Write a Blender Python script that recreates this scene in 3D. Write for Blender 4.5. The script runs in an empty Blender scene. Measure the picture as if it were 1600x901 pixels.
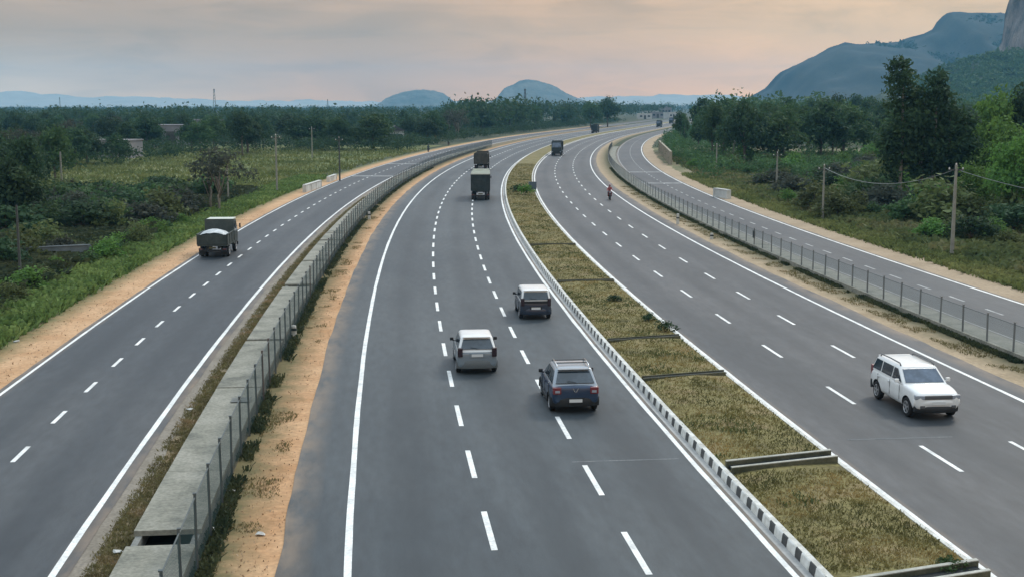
import bpy, bmesh, math, random
import numpy as np
from mathutils import Vector, Matrix, noise as mnoise
C = bpy.context.scene.collection
R = math.radians
random.seed(7); rng = np.random.default_rng(7)

# ------------------------------------------------------------------ camera, world, sun, exposure
F = 1960.0; HOR = 165.0; CAMH = 10.8
PITCH = math.atan((450.5 - HOR) / F)
scn = bpy.context.scene
cam_d = bpy.data.cameras.new('camera'); cam = bpy.data.objects.new('camera', cam_d); C.objects.link(cam)
cam.location = (0, 0, CAMH); cam.rotation_euler = (math.pi/2 - PITCH, 0, 0)
cam_d.sensor_width = 36; cam_d.lens = F / 1600 * 36; cam_d.clip_start = 0.5; cam_d.clip_end = 30000
scn.camera = cam
SUN_AZ, SUN_EL = R(34), R(44)
w = bpy.data.worlds.new('World'); scn.world = w; w.use_nodes = True
nt = w.node_tree; nt.nodes.clear(); N = nt.nodes.new; LK = nt.links.new
out = N('ShaderNodeOutputWorld')
sky = N('ShaderNodeTexSky'); sky.sky_type = 'NISHITA'; sky.sun_disc = False
sky.sun_elevation = SUN_EL; sky.sun_rotation = SUN_AZ; sky.air_density = 1.5; sky.dust_density = 4
bg1 = N('ShaderNodeBackground'); bg1.inputs[1].default_value = 0.09; LK(sky.outputs[0], bg1.inputs[0])
tc = N('ShaderNodeTexCoord'); sep = N('ShaderNodeSeparateXYZ'); LK(tc.outputs['Generated'], sep.inputs[0])
def ramp(pts, interp='EASE'):
    r = N('ShaderNodeValToRGB'); r.color_ramp.interpolation = interp
    e = r.color_ramp.elements
    while len(e) < len(pts): e.new(0.5)
    for el, (p, c) in zip(e, pts): el.position = p; el.color = (*c, 1)
    return r
def mapr(src, a, b, c=0.0, d=1.0):
    m = N('ShaderNodeMapRange'); LK(src, m.inputs[0])
    for i, v in enumerate((a, b, c, d)): m.inputs[i+1].default_value = v
    return m.outputs[0]
def mixc(fac, a, b, mode='MIX'):
    m = N('ShaderNodeMix'); m.data_type = 'RGBA'; m.blend_type = mode
    for sock, v in ((m.inputs[0], fac), (m.inputs[6], a), (m.inputs[7], b)):
        if isinstance(v, (int, float)): sock.default_value = v
        elif isinstance(v, tuple): sock.default_value = (*v, 1)
        else: LK(v, sock)
    return m.outputs[2]
# the overcast: greyer to the left, warm to the right, brighter overhead
az = ramp([(0.0, (.62,.45,.27)), (.36, (.66,.46,.265)), (.55, (.96,.60,.29)), (.85, (1.14,.74,.35)), (1.0, (1.17,.76,.35))])
LK(mapr(sep.outputs['X'], -.42, .42), az.inputs[0])
mp = N('ShaderNodeMapping'); mp.inputs['Scale'].default_value = (5.5, 2.0, 17.0); mp.inputs['Rotation'].default_value = (0, R(24), 0)
LK(tc.outputs['Generated'], mp.inputs[0])
n1 = N('ShaderNodeTexNoise'); n1.inputs['Scale'].default_value = 1.15; n1.inputs['Detail'].default_value = 8; n1.inputs['Roughness'].default_value = .56; n1.inputs['Distortion'].default_value = .5
LK(mp.outputs[0], n1.inputs['Vector'])
cl = ramp([(.30, (.76,.79,.82)), (.5, (.95,.955,.965)), (.70, (1.12,1.08,1.04))])
LK(n1.outputs[0], cl.inputs[0])
col = mixc(1.0, az.outputs[0], cl.outputs[0], 'MULTIPLY')
hzc = mixc(mapr(sep.outputs['X'], -.36, -.15), (2.5,2.5,2.6), (1.98,1.52,.98)); col = mixc(mapr(sep.outputs['Z'], .0, .055), mixc(1.0, col, hzc, 'MULTIPLY'), col)
col = mixc(1.0, col, mixc(mapr(sep.outputs['Z'], .03, .085), (1.0,1.0,1.0), (1.02,1.0,1.13)), 'MULTIPLY')
mp2 = N('ShaderNodeMapping'); mp2.inputs['Scale'].default_value = (3.0, 1.0, 26.0); mp2.inputs['Rotation'].default_value = (0, R(-9), 0); LK(tc.outputs['Generated'], mp2.inputs[0])
n2 = N('ShaderNodeTexNoise'); n2.inputs['Scale'].default_value = 2.2; n2.inputs['Detail'].default_value = 7; n2.inputs['Distortion'].default_value = .8; LK(mp2.outputs[0], n2.inputs['Vector'])
sm = ramp([(.36, (.88,.90,.92)), (.52, (1,1,1))]); LK(n2.outputs[0], sm.inputs[0]); col = mixc(1.0, col, sm.outputs[0], 'MULTIPLY')   # thin smoky streaks
zen = mixc(mapr(sep.outputs['Y'], -.8, .6), (.95,1.12,1.25), (1.38,1.62,1.86))   # duller behind the viewer, away from the veiled sun
up = mixc(mapr(sep.outputs['Z'], .10, .55), col, zen)
bg2 = N('ShaderNodeBackground'); bg2.inputs[1].default_value = 1.0; LK(up, bg2.inputs[0])
mx = N('ShaderNodeMixShader'); mx.inputs[0].default_value = .86
LK(bg1.outputs[0], mx.inputs[1]); LK(bg2.outputs[0], mx.inputs[2]); LK(mx.outputs[0], out.inputs[0])
sd = bpy.data.lights.new('sun', 'SUN'); sd.energy = 1.5; sd.angle = R(10); sd.color = (1.0, .93, .82)
sun = bpy.data.objects.new('sun', sd); C.objects.link(sun)
sun.rotation_euler = (math.pi/2 - SUN_EL, 0, math.pi - SUN_AZ)
vs = scn.view_settings
vs.view_transform = 'Standard'; vs.look = 'None'; vs.gamma = 1; vs.use_curve_mapping = False; vs.exposure = 0.0

# ------------------------------------------------------------------ materials
MATS = {}
def mat(name, c1, c2=None, scale=1.0, rough=.8, c3=None, bump=0.0, bscale=None, metal=0.0, spec=.3, rand=0.0, coord='Object', stretch=None, detail=6, contrast=(.35,.65), fine=0.0, coat=0.0, trans=0.0):
    if name in MATS: return MATS[name]
    m = bpy.data.materials.new(name); m.use_nodes = True; t = m.node_tree
    b = t.nodes['Principled BSDF']; n = t.nodes.new; l = t.links.new
    b.inputs['Roughness'].default_value = rough; b.inputs['Metallic'].default_value = metal
    b.inputs['Specular IOR Level'].default_value = spec; b.inputs['Coat Weight'].default_value = coat
    b.inputs['Base Color'].default_value = (*c1, 1)
    MATS[name] = m
    if c2 is None and not rand: return m
    tcn = t.nodes.new('ShaderNodeTexCoord'); src = tcn.outputs[coord]
    if stretch:
        mp = n('ShaderNodeMapping'); mp.inputs['Scale'].default_value = stretch; l(src, mp.inputs[0]); src = mp.outputs[0]
    colr = None
    if c2 is not None:
        nz = n('ShaderNodeTexNoise'); nz.inputs['Scale'].default_value = scale; nz.inputs['Detail'].default_value = detail; nz.inputs['Roughness'].default_value = .62
        l(src, nz.inputs['Vector'])
        r = n('ShaderNodeValToRGB'); e = r.color_ramp.elements
        e[0].position = contrast[0]; e[0].color = (*c1, 1); e[1].position = contrast[1]; e[1].color = (*c2, 1)
        if c3 is not None:
            x = e.new((contrast[0]+contrast[1])/2); x.color = (*c3, 1)
        l(nz.outputs[0], r.inputs[0]); colr = r.outputs[0]
        if fine:
            nf = n('ShaderNodeTexNoise'); nf.inputs['Scale'].default_value = scale*14; nf.inputs['Detail'].default_value = 4; l(src, nf.inputs['Vector'])
            mr = n('ShaderNodeMapRange'); l(nf.outputs[0], mr.inputs[0]); mr.inputs[1].default_value = .3; mr.inputs[2].default_value = .7
            mr.inputs[3].default_value = 1-fine; mr.inputs[4].default_value = 1+fine
            mm = n('ShaderNodeMix'); mm.data_type = 'RGBA'; mm.blend_type = 'MULTIPLY'; mm.inputs[0].default_value = 1
            l(colr, mm.inputs[6]); l(mr.outputs[0], mm.inputs[7]); colr = mm.outputs[2]
        if bump:
            bp = n('ShaderNodeBump'); bp.inputs['Strength'].default_value = bump; bp.inputs['Distance'].default_value = .05
            nb = n('ShaderNodeTexNoise'); nb.inputs['Scale'].default_value = bscale or scale*5; nb.inputs['Detail'].default_value = 5
            l(src, nb.inputs['Vector']); l(nb.outputs[0], bp.inputs['Height']); l(bp.outputs[0], b.inputs['Normal'])
    if rand:
        oi = n('ShaderNodeObjectInfo'); hs = n('ShaderNodeHueSaturation')
        mr = n('ShaderNodeMapRange'); l(oi.outputs['Random'], mr.inputs[0]); mr.inputs[3].default_value = 1-rand; mr.inputs[4].default_value = 1+rand
        m2 = n('ShaderNodeMapRange'); l(oi.outputs['Random'], m2.inputs[0]); m2.inputs[3].default_value = .485; m2.inputs[4].default_value = .51
        l(mr.outputs[0], hs.inputs['Value']); l(m2.outputs[0], hs.inputs['Hue'])
        if colr: l(colr, hs.inputs['Color'])
        else: hs.inputs['Color'].default_value = (*c1, 1)
        colr = hs.outputs[0]
    if colr: l(colr, b.inputs['Base Color'])
    if trans:
        tl = n('ShaderNodeBsdfTranslucent'); ms = n('ShaderNodeMixShader'); ms.inputs[0].default_value = trans
        if colr: l(colr, tl.inputs[0])
        l(b.outputs[0], ms.inputs[1]); l(tl.outputs[0], ms.inputs[2]); l(ms.outputs[0], t.nodes['Material Output'].inputs[0])
    return m

# ------------------------------------------------------------------ mesh helpers
class MB:
    def __init__(s): s.v = []; s.f = []; s.m = []; s.mi = 0
    def add(s, vs, fs):
        o = len(s.v); s.v += [tuple(v) for v in vs]; s.f += [tuple(i+o for i in f) for f in fs]; s.m += [s.mi]*len(fs); return s
    def box(s, c, d, rot=None, taper=1.0):
        x, y, z = d[0]/2, d[1]/2, d[2]/2
        p = [(-x,-y,-z),(x,-y,-z),(x,y,-z),(-x,y,-z),(-x*taper,-y*taper,z),(x*taper,-y*taper,z),(x*taper,y*taper,z),(-x*taper,y*taper,z)]
        if rot is not None: p = [rot @ Vector(q) for q in p]
        p = [(q[0]+c[0], q[1]+c[1], q[2]+c[2]) for q in p]
        return s.add(p, [(0,3,2,1),(4,5,6,7),(0,1,5,4),(1,2,6,5),(2,3,7,6),(3,0,4,7)])
    def tube(s, pts, rad, n=8, cap=True):
        pts = [Vector(p) for p in pts]; rads = rad if isinstance(rad, (list, tuple)) else [rad]*len(pts)
        vs = []; fs = []
        for i, p in enumerate(pts):
            d = (pts[min(i+1, len(pts)-1)] - pts[max(i-1, 0)]).normalized()
            a = d.cross(Vector((0,0,1)) if abs(d.z) < .9 else Vector((1,0,0))).normalized(); b = d.cross(a)
            for k in range(n):
                t = 2*math.pi*k/n; vs.append(p + (a*math.cos(t) + b*math.sin(t))*rads[i])
        for i in range(len(pts)-1):
            for k in range(n):
                fs.append((i*n+k, i*n+(k+1)%n, (i+1)*n+(k+1)%n, (i+1)*n+k))
        if cap: fs += [tuple(range(n)), tuple(range((len(pts)-1)*n, len(pts)*n))[::-1]]
        return s.add(vs, fs)
    def lathe(s, prof, axis='X', c=(0,0,0), n=24):
        # prof: (offset along the axis, radius)
        vs = []; fs = []
        for a, r in prof:
            for k in range(n):
                t = 2*math.pi*k/n; u, v = r*math.cos(t), r*math.sin(t)
                p = (a,u,v) if axis == 'X' else ((u,a,v) if axis == 'Y' else (u,v,a))
                vs.append((p[0]+c[0], p[1]+c[1], p[2]+c[2]))
        for i in range(len(prof)-1):
            for k in range(n): fs.append((i*n+k, i*n+(k+1)%n, (i+1)*n+(k+1)%n, (i+1)*n+k))
        fs += [tuple(range(n))[::-1], tuple(range((len(prof)-1)*n, len(prof)*n))]
        return s.add(vs, fs)
    def plate(s, poly, nrm, t):
        # flat polygon given a thickness t along nrm
        nrm = Vector(nrm).normalized()*t; k = len(poly)
        a = [Vector(p) for p in poly]; b = [p + nrm for p in a]
        return s.add(a + b, [tuple(range(k))[::-1], tuple(range(k, 2*k))] + [(i, (i+1)%k, k+(i+1)%k, k+i) for i in range(k)])
    def build(s, name, mats, parent=None, smooth=False, bevel=0, fix=True):
        me = bpy.data.meshes.new(name); me.from_pydata(s.v, [], s.f); 
        mats = mats if isinstance(mats, (list, tuple)) else [mats]
        for x in mats: me.materials.append(x)
        if len(mats) > 1: me.polygons.foreach_set('material_index', s.m)
        if fix:
            bm = bmesh.new(); bm.from_mesh(me); bmesh.ops.recalc_face_normals(bm, faces=bm.faces)
            if bevel:
                bmesh.ops.bevel(bm, geom=[e for e in bm.edges if len(e.link_faces) == 2 and e.calc_face_angle(0) > .6], offset=bevel, segments=2, affect='EDGES', profile=.6)
            bm.to_mesh(me); bm.free()
        if smooth: me.polygons.foreach_set('use_smooth', [True]*len(me.polygons))
        if smooth and smooth != 'all': me.set_sharp_from_angle(angle=R(40))
        me.update()
        return link(name, me, parent)
def link(name, me, parent=None):
    o = bpy.data.objects.new(name, me); C.objects.link(o)
    if parent: o.parent = parent
    return o
def tag(o, label=None, cat=None, group=None, kind=None):
    if label: o['label'] = label
    if cat: o['category'] = cat
    if group: o['group'] = group
    if kind: o['kind'] = kind
    return o
def empty(name, loc=(0,0,0), rz=0, label=None, cat=None, group=None):
    o = bpy.data.objects.new(name, None); C.objects.link(o); o.location = loc; o.rotation_euler = (0,0,rz); o.empty_display_size = .3
    return tag(o, label, cat, group)
def kids(o): return [c for c in C.objects if c.parent == o]
def copy_tree(src, loc, rz, sc=1.0, label=None, group=None):
    r = src.copy(); C.objects.link(r); r.location = loc; r.rotation_euler = (0,0,rz)
    r.scale = (sc,)*3 if isinstance(sc, (int,float)) else sc
    if label: r['label'] = label
    if group: r['group'] = group
    for a in CH[src.name]:
        c = a.copy(); C.objects.link(c); c.parent = r
    return r
CH = {}

# ------------------------------------------------------------------ the road's line in plan
KS = [0,60,120,200,260,350,500,520,2000]; KV = [.00108,.00078,.00083,.00084,.0006,.00048,.00055,0,0]
_S = np.arange(0, 1600.0, 1.0)
_k = np.interp(_S, KS, KV)
_th = -.1433 + np.concatenate([[0], np.cumsum((_k[1:]+_k[:-1])/2)])
_x = 14.71 + np.concatenate([[0], np.cumsum(np.sin((_th[1:]+_th[:-1])/2))])
_y = np.concatenate([[0], np.cumsum(np.cos((_th[1:]+_th[:-1])/2))])
def ref(s):
    if s < 0:
        return 14.71 + s*math.sin(_th[0]), s*math.cos(_th[0]), _th[0]
    return float(np.interp(s,_S,_x)), float(np.interp(s,_S,_y)), float(np.interp(s,_S,_th))
def P(s, off, z=0.0):
    x, y, t = ref(s); return (x + off*math.cos(t), y - off*math.sin(t), z)
def so(X, Y):
    al = (X-_x)*np.sin(_th) + (Y-_y)*np.cos(_th); i = int(np.argmin(np.abs(al) + .001*np.hypot(X-_x, Y-_y)))
    return _S[i], (X-_x[i])*math.cos(_th[i]) - (Y-_y[i])*math.sin(_th[i])
def ground(px, py, h=0.0):     # where a spot of the photograph stands on the level ground
    dx = (px-800)/F; dy = (450.5-py)/F
    fy = math.cos(PITCH) + dy*math.sin(PITCH); fz = -math.sin(PITCH) + dy*math.cos(PITCH)
    t = (h-CAMH)/fz; return dx*t, fy*t
def wob(s, seed, amp, L=6.0): return amp*mnoise.noise(Vector((s/L, seed*7.3, 0))) + .5*amp*mnoise.noise(Vector((s/L*3.1, seed*3.1, 5)))
def slist(s0, s1):
    r = []; s = s0
    while s < s1: r.append(s); s += 1.0 if s < 80 else (2.0 if s < 250 else 6.0)
    return r + [s1]
def ribbon(name, oa, ob, s0, s1, z, m, wa=0, wb=0, kind='structure', parent=None, cols=1, hump=0):
    vs = []; fs = []; uv = []
    S = slist(s0, s1)
    for s in S:
        a = oa + (wob(s, 1+abs(oa), wa) if wa else 0); b = ob + (wob(s, 2+abs(ob), wb) if wb else 0)
        for c in range(cols+1):
            q = c/cols; o = a+(b-a)*q
            vs.append(P(s, o, z + (hump*(4*q*(1-q)) + .04*mnoise.noise(Vector((s*.7, o*1.3, 0)))*(1 if 0<c<cols else 0) if hump else 0))); uv.append((o, s))
    n = cols+1
    for i in range(len(S)-1):
        for c in range(cols): fs.append((i*n+c, i*n+c+1, (i+1)*n+c+1, (i+1)*n+c))
    me = bpy.data.meshes.new(name); me.from_pydata(vs, [], fs); me.materials.append(m)
    u = me.uv_layers.new(name='road'); arr = []
    for p in me.polygons:
        for vi in p.vertices: arr += [uv[vi][0], uv[vi][1]]
    u.data.foreach_set('uv', arr)
    o = link(name, me, parent)
    if kind: o['kind'] = kind
    return o
# ------------------------------------------------------------------ ground and roads
def asphalt(name, base, tone, edges=(), lanes=()):
    m = bpy.data.materials.new(name); m.use_nodes = True; t = m.node_tree; n = t.nodes.new; l = t.links.new
    b = t.nodes['Principled BSDF']; b.inputs['Roughness'].default_value = .62; b.inputs['Specular IOR Level'].default_value = .32
    uv = n('ShaderNodeUVMap'); uv.uv_map = 'road'; sp = n('ShaderNodeSeparateXYZ'); l(uv.outputs[0], sp.inputs[0])
    def noise(scale, stretch, det=5, ro=.6):
        mp = n('ShaderNodeMapping'); mp.inputs['Scale'].default_value = stretch; l(uv.outputs[0], mp.inputs[0])
        z = n('ShaderNodeTexNoise'); z.inputs['Scale'].default_value = scale; z.inputs['Detail'].default_value = det; z.inputs['Roughness'].default_value = ro
        l(mp.outputs[0], z.inputs['Vector']); return z.outputs[0]
    def mr(src, a, b2, c, d):
        x = n('ShaderNodeMapRange'); l(src, x.inputs[0])
        for i, v in enumerate((a, b2, c, d)): x.inputs[i+1].default_value = v
        return x.outputs[0]
    def mix(fac, a, c, mode='MIX'):
        x = n('ShaderNodeMix'); x.data_type = 'RGBA'; x.blend_type = mode
        for s, v in ((x.inputs[0], fac), (x.inputs[6], a), (x.inputs[7], c)):
            if isinstance(v, (int, float)): s.default_value = v
            elif isinstance(v, tuple): s.default_value = (*v, 1)
            else: l(v, s)
        return x.outputs[2]
    def math_(op, a, b2):
        x = n('ShaderNodeMath'); x.operation = op
        for s, v in zip(x.inputs, (a, b2)):
            if isinstance(v, (int, float)): s.default_value = v
            else: l(v, s)
        return x.outputs[0]
    c = mix(mr(noise(.42, (1, .07, 1), 6), .36, .64, 0, 1), tuple(x*.70 for x in base), tuple(x*1.12 for x in tone))               # long worn streaks
    c = mix(mr(noise(.10, (1, .4, 1)), .38, .66, 0, .75), c, (tone[0]*1.34, tone[1]*1.26, tone[2]*1.20))
    c = mix(mr(noise(.055, (1.6, .5, 1), 2), .52, .60, 0, .5), c, tuple(x*.80 for x in base))   # darker overlay lengths    # broad patches
    c = mix(1.0, c, mr(noise(3.0, (1, .25, 1)), .3, .7, .82, 1.18), 'MULTIPLY')
    c = mix(1.0, c, mr(noise(30., (1, 1, 1), 3), .3, .7, .80, 1.20), 'MULTIPLY')   # aggregate
    for o in lanes:                                                                 # oil line in the middle of a lane, polished wheel paths
        d = math_('ABSOLUTE', math_('SUBTRACT', sp.outputs[0], o), 0)
        f = math_('MULTIPLY', mr(d, .15, .85, .8, 0), mr(noise(.25, (1, .3, 1)), .35, .65, .2, 1))
        c = mix(f, c, tuple(x*.62 for x in base))
    for e, wd in edges:                                                             # dust blown in from the verge
        d = math_('ABSOLUTE', math_('SUBTRACT', sp.outputs[0], e), 0)
        f = math_('MULTIPLY', mr(d, 0, wd, .75, 0), mr(noise(1.2, (1, .35, 1)), .35, .62, .1, 1))
        c = mix(f, c, (.26, .19, .13))
    l(c, b.inputs['Base Color'])
    bp = n('ShaderNodeBump'); bp.inputs['Strength'].default_value = .25; bp.inputs['Distance'].default_value = .01
    c2_ = None; l(noise(40, (1,1,1), 3), bp.inputs['Height']); l(bp.outputs[0], b.inputs['Normal'])
    return m
ASPH = asphalt('asphalt_main', (.042,.055,.065), (.054,.065,.072), edges=((-16.5,.9),(-4.3,.35)), lanes=(-13.1,-9.5,-6.2))
ASPR = asphalt('asphalt_right', (.048,.057,.065), (.062,.067,.072), edges=((10.7,.8),(0,.3)), lanes=(1.6,4.8,7.9))
ASPS = asphalt('asphalt_service', (.041,.051,.061), (.051,.058,.064), edges=((-28.6,.6),(-21.3,.5),(21.1,.6),(14.9,.6)), lanes=(-26.6,-23.4))
PAINT = mat('road_paint', (.78,.78,.75), (.46,.47,.46), scale=1.1, rough=.6, contrast=(.42,.78), fine=.16)
PAINTF = mat('road_paint_faded', (.22,.23,.23), (.42,.43,.42), scale=.9, rough=.7, fine=.15)
EARTH = mat('earth', (.030,.042,.022), (.085,.085,.042), scale=.045, rough=.95, c3=(.042,.054,.026), fine=.35, bump=.6, bscale=.8)
SAND = mat('sand', (.37,.205,.098), (.49,.30,.165), scale=.35, rough=.95, c3=(.44,.255,.13), fine=.16, bump=.5, bscale=3)
def shoulder(name, soil, weed, e0, e1):
    m = mat(name, soil[0], soil[1], scale=.4, rough=.95, fine=.18, bump=.6, bscale=4); t = m.node_tree; n = t.nodes.new; l = t.links.new
    b = t.nodes['Principled BSDF']; src = b.inputs['Base Color'].links[0].from_socket
    uv = n('ShaderNodeUVMap'); uv.uv_map = 'road'; sp = n('ShaderNodeSeparateXYZ'); l(uv.outputs[0], sp.inputs[0])
    z = n('ShaderNodeTexNoise'); z.inputs['Scale'].default_value = 1.1; z.inputs['Detail'].default_value = 7; z.inputs['Roughness'].default_value = .68; l(uv.outputs[0], z.inputs['Vector'])
    mu = n('ShaderNodeMath'); mu.operation = 'MULTIPLY_ADD'; l(z.outputs[0], mu.inputs[0]); mu.inputs[1].default_value = 1.9*(1 if e1 > e0 else -1); l(sp.outputs[0], mu.inputs[2])
    mr = n('ShaderNodeMapRange'); l(mu.outputs[0], mr.inputs[0]); k = .95*(1 if e1 > e0 else -1); mr.inputs[1].default_value = e0+k; mr.inputs[2].default_value = e1+k; mr.inputs[3].default_value = 1; mr.inputs[4].default_value = 0
    z2 = n('ShaderNodeTexNoise'); z2.inputs['Scale'].default_value = 2.5; z2.inputs['Detail'].default_value = 6; l(uv.outputs[0], z2.inputs['Vector'])
    w_ = n('ShaderNodeMix'); w_.data_type = 'RGBA'; l(z2.outputs[0], w_.inputs[0]); w_.inputs[6].default_value = (*weed[0],1); w_.inputs[7].default_value = (*weed[1],1)
    x = n('ShaderNodeMix'); x.data_type = 'RGBA'; l(mr.outputs[0], x.inputs[0]); l(src, x.inputs[6]); l(w_.outputs[2], x.inputs[7]); l(x.outputs[2], b.inputs['Base Color']); return m
SHL = shoulder('shoulder_soil', ((.41,.225,.108),(.54,.335,.185)), ((.085,.08,.034),(.20,.16,.075)), -17.95, -16.75)
SHR = shoulder('shoulder_soil_pale', ((.30,.225,.14),(.40,.305,.20)), ((.075,.075,.036),(.19,.16,.09)), 12.7, 11.0)
SVL = shoulder('verge_soil', ((.41,.235,.118),(.53,.335,.19)), ((.06,.085,.03),(.17,.16,.07)), -31.3, -29.7)
SHOULD = mat('shoulder_dirt', (.15,.13,.085), (.30,.235,.155), scale=.5, rough=.95, c3=(.235,.185,.12), fine=.2, bump=.5, bscale=3)
WEEDY = mat('weedy_dirt', (.10,.095,.045), (.30,.20,.115), scale=.55, rough=.95, c3=(.17,.135,.07), fine=.25, bump=.6, bscale=4)
SANDR = mat('sand_pale', (.30,.225,.145), (.38,.29,.195), scale=.3, rough=.95, fine=.14, bump=.5, bscale=3)
DRY = mat('dry_soil', (.125,.095,.055), (.23,.165,.10), scale=.7, rough=.95, c3=(.16,.13,.075), fine=.3, bump=.8, bscale=4)
DUSTY = mat('dusty_edge', (.25,.22,.18), (.19,.165,.13), scale=.8, rough=.95, fine=.2)
MEDS = mat('median_soil', (.12,.10,.042), (.21,.16,.078), scale=.55, rough=.95, c3=(.18,.155,.06), fine=.3, bump=.8, bscale=5)
CONC = mat('concrete', (.115,.118,.10), (.285,.275,.23), scale=.75, rough=.9, c3=(.225,.22,.18), fine=.22, contrast=(.30,.62), bump=.3, bscale=8)
CONCD = mat('concrete_dark', (.15,.155,.145), (.23,.23,.21), scale=1.2, rough=.9, fine=.15, bump=.3, bscale=8)
GUT = mat('gutter', (.33,.33,.32), (.43,.42,.40), scale=.8, rough=.9, fine=.12)
LIT_TOP = mat('lit_top_concrete', (.30,.30,.26), (.46,.45,.40), scale=1.2, rough=.9, fine=.15)  # pale tone puts the light on the drain wall tops into the colour
SHADED = mat('shaded_concrete', (.05,.055,.035), (.11,.105,.07), scale=2, rough=.95, fine=.2)  # dark tone puts the shade on the drain wall faces into the colour
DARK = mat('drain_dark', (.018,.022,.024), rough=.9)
STEEL = mat('fence_steel', (.070,.092,.098), (.11,.125,.125), scale=1.5, rough=.55)
RUST = mat('rusty_steel', (.085,.075,.07), (.13,.10,.085), scale=2, rough=.7)

# level ground out to the horizon
gm = MB(); G = [(-5600,-60),(5600,-60),(5600,7000),(-5600,7000)]
gm.add([(x,y,0) for x,y in G], [(0,1,2,3)])
tag(gm.build('ground', EARTH), kind='structure')
S0, S1 = -25, 1020
ribbon('verge_sand', -31.7, -28.4, S0, 700, .010, SVL, wa=.7, wb=.1)
ribbon('service_road', -28.6, -21.25, S0, 980, .030, ASPS, wa=.10, wb=.06)
ribbon('dusty_strip', -21.4, -20.7, S0, 600, .018, DUSTY, wa=.05, wb=.25)
ribbon('dry_strip', -20.95, -18.2, S0, 600, .010, DRY, wa=.1)
ribbon('dirt_shoulder', -18.35, -16.4, S0, 700, .012, SHL, wb=.05)
ribbon('carriageway', -16.5, -4.28, S0, S1, .034, ASPH, wa=.10)
ribbon('gutter', -4.32, -4.1, S0, 900, .040, GUT)
ribbon('median', -4.0, -.3, S0, 1000, .20, MEDS, cols=8, hump=.10)
ribbon('carriageway', -.28, 10.7, S0, S1, .034, ASPR, wb=.12)
ribbon('dirt_shoulder', 10.5, 13.2, S0, 700, .012, SHR, wa=.1)
ribbon('service_road', 14.85, 21.1, S0, 980, .030, ASPS, wa=.05, wb=.10)
ribbon('verge_sand', 20.95, 23.6, S0, 700, .010, SANDR, wa=.1, wb=.8)

def line(name, off, wdt, s0, s1, z, m=None): ribbon(name, off-wdt/2, off+wdt/2, s0, s1, z, m or PAINT, wa=.022, wb=.022)
for off, wd, z in ((-14.82,.18,.040),(-4.52,.16,.040),(.02,.17,.040),(9.55,.17,.040),(-28.3,.14,.036),(-21.62,.17,.036),(15.25,.12,.036),(20.75,.17,.036)):
    line('edge_line', off, wd, S0, 760, z, PAINTF if off == 15.25 else PAINT)
def dashes(name, off, first, period, length, wdt, z, s1=520, m=None):
    b = MB(); k = -8
    while True:
        s = first + k*period; k += 1
        if s < -20: continue
        if s > s1: break
        n = 4; vs = []
        for i in range(n+1):
            q = s + length*i/n; vs += [P(q, off-wdt/2, z), P(q, off+wdt/2, z)]
        b.add(vs, [(2*i, 2*i+1, 2*i+3, 2*i+2) for i in range(n)])
    tag(b.build(name, m or PAINT), kind='structure')
dashes('lane_line', -11.27, 31.0, 6.0, 2.95, .16, .040)
dashes('lane_line', -7.86, 29.0, 6.0, 2.95, .16, .040)
dashes('lane_line', 3.2, 36.1, 8.62, 2.9, .15, .040)
dashes('lane_line', 6.3, 53.0, 8.33, 2.85, .15, .040)
dashes('centre_line', -25.2, 40.1, 4.65, 1.75, .15, .036, 420)
dashes('centre_line', 18.0, 40.0, 4.65, 2.0, .16, .036, 420, PAINTF)
# rumble strips across the service roads, at the bus bay
def crossbar(oa, ob, s, t, z, m): ribbon('rumble_strip', oa, ob, s, s+t, z, m)
for px, py in ((620,257),(590,276)):
    s, o = so(*ground(px, py)); crossbar(-28.1, -21.5, s, 1.5, .038, PAINTF)
for px, py in ((1000,269.5),(1025,287)):
    s, o = so(*ground(px, py)); crossbar(15.0, 20.9, s, 1.3, .038, PAINTF)
JOINT = mat('joint_seal', (.10,.11,.115), (.17,.18,.18), scale=1.5, rough=.8, fine=.3)
# pale transverse joints
for oa, ob, s in ((-8.2,-4.9,38.3),(1.2,4.8,39.9),(6.9,10.4,38.8)): ribbon('road_joint', oa, ob, s, s+.10, .0385, JOINT, wa=.4, wb=.4)

# ------------------------------------------------------------------ kerbs painted black and white
def kerb_mat(name, period, black, phase=0):
    m = bpy.data.materials.new(name); m.use_nodes = True; t = m.node_tree; n = t.nodes.new; l = t.links.new
    b = t.nodes['Principled BSDF']; b.inputs['Roughness'].default_value = .75
    uv = n('ShaderNodeUVMap'); uv.uv_map = 'road'; sp = n('ShaderNodeSeparateXYZ'); l(uv.outputs[0], sp.inputs[0])
    nz = n('ShaderNodeTexNoise'); nz.inputs['Scale'].default_value = 3.5; nz.inputs['Detail'].default_value = 6; l(uv.outputs[0], nz.inputs['Vector'])
    def M(op, a, c):
        x = n('ShaderNodeMath'); x.operation = op
        for s, v in zip(x.inputs, (a, c)):
            if isinstance(v, (int, float)): s.default_value = v
            else: l(v, s)
        return x.outputs[0]
    a = M('ADD', M('DIVIDE', sp.outputs[1], period), M('MULTIPLY', nz.outputs[0], .10)); fr = M('FRACT', M('ADD', a, phase), 0)
    isb = M('LESS_THAN', fr, black)
    r1 = n('ShaderNodeValToRGB'); l(nz.outputs[0], r1.inputs[0]); e = r1.color_ramp.elements
    e[0].position = .3; e[0].color = (.50,.49,.44,1); e[1].position = .62; e[1].color = (.76,.76,.72,1)
    r2 = n('ShaderNodeValToRGB'); l(nz.outputs[0], r2.inputs[0]); e = r2.color_ramp.elements
    e[0].color = (.02,.022,.024,1); e[1].color = (.10,.10,.095,1)
    x = n('ShaderNodeMix'); x.data_type = 'RGBA'; l(isb, x.inputs[0]); l(r1.outputs[0], x.inputs[6]); l(r2.outputs[0], x.inputs[7]); l(x.outputs[2], b.inputs['Base Color'])
    return m
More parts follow.
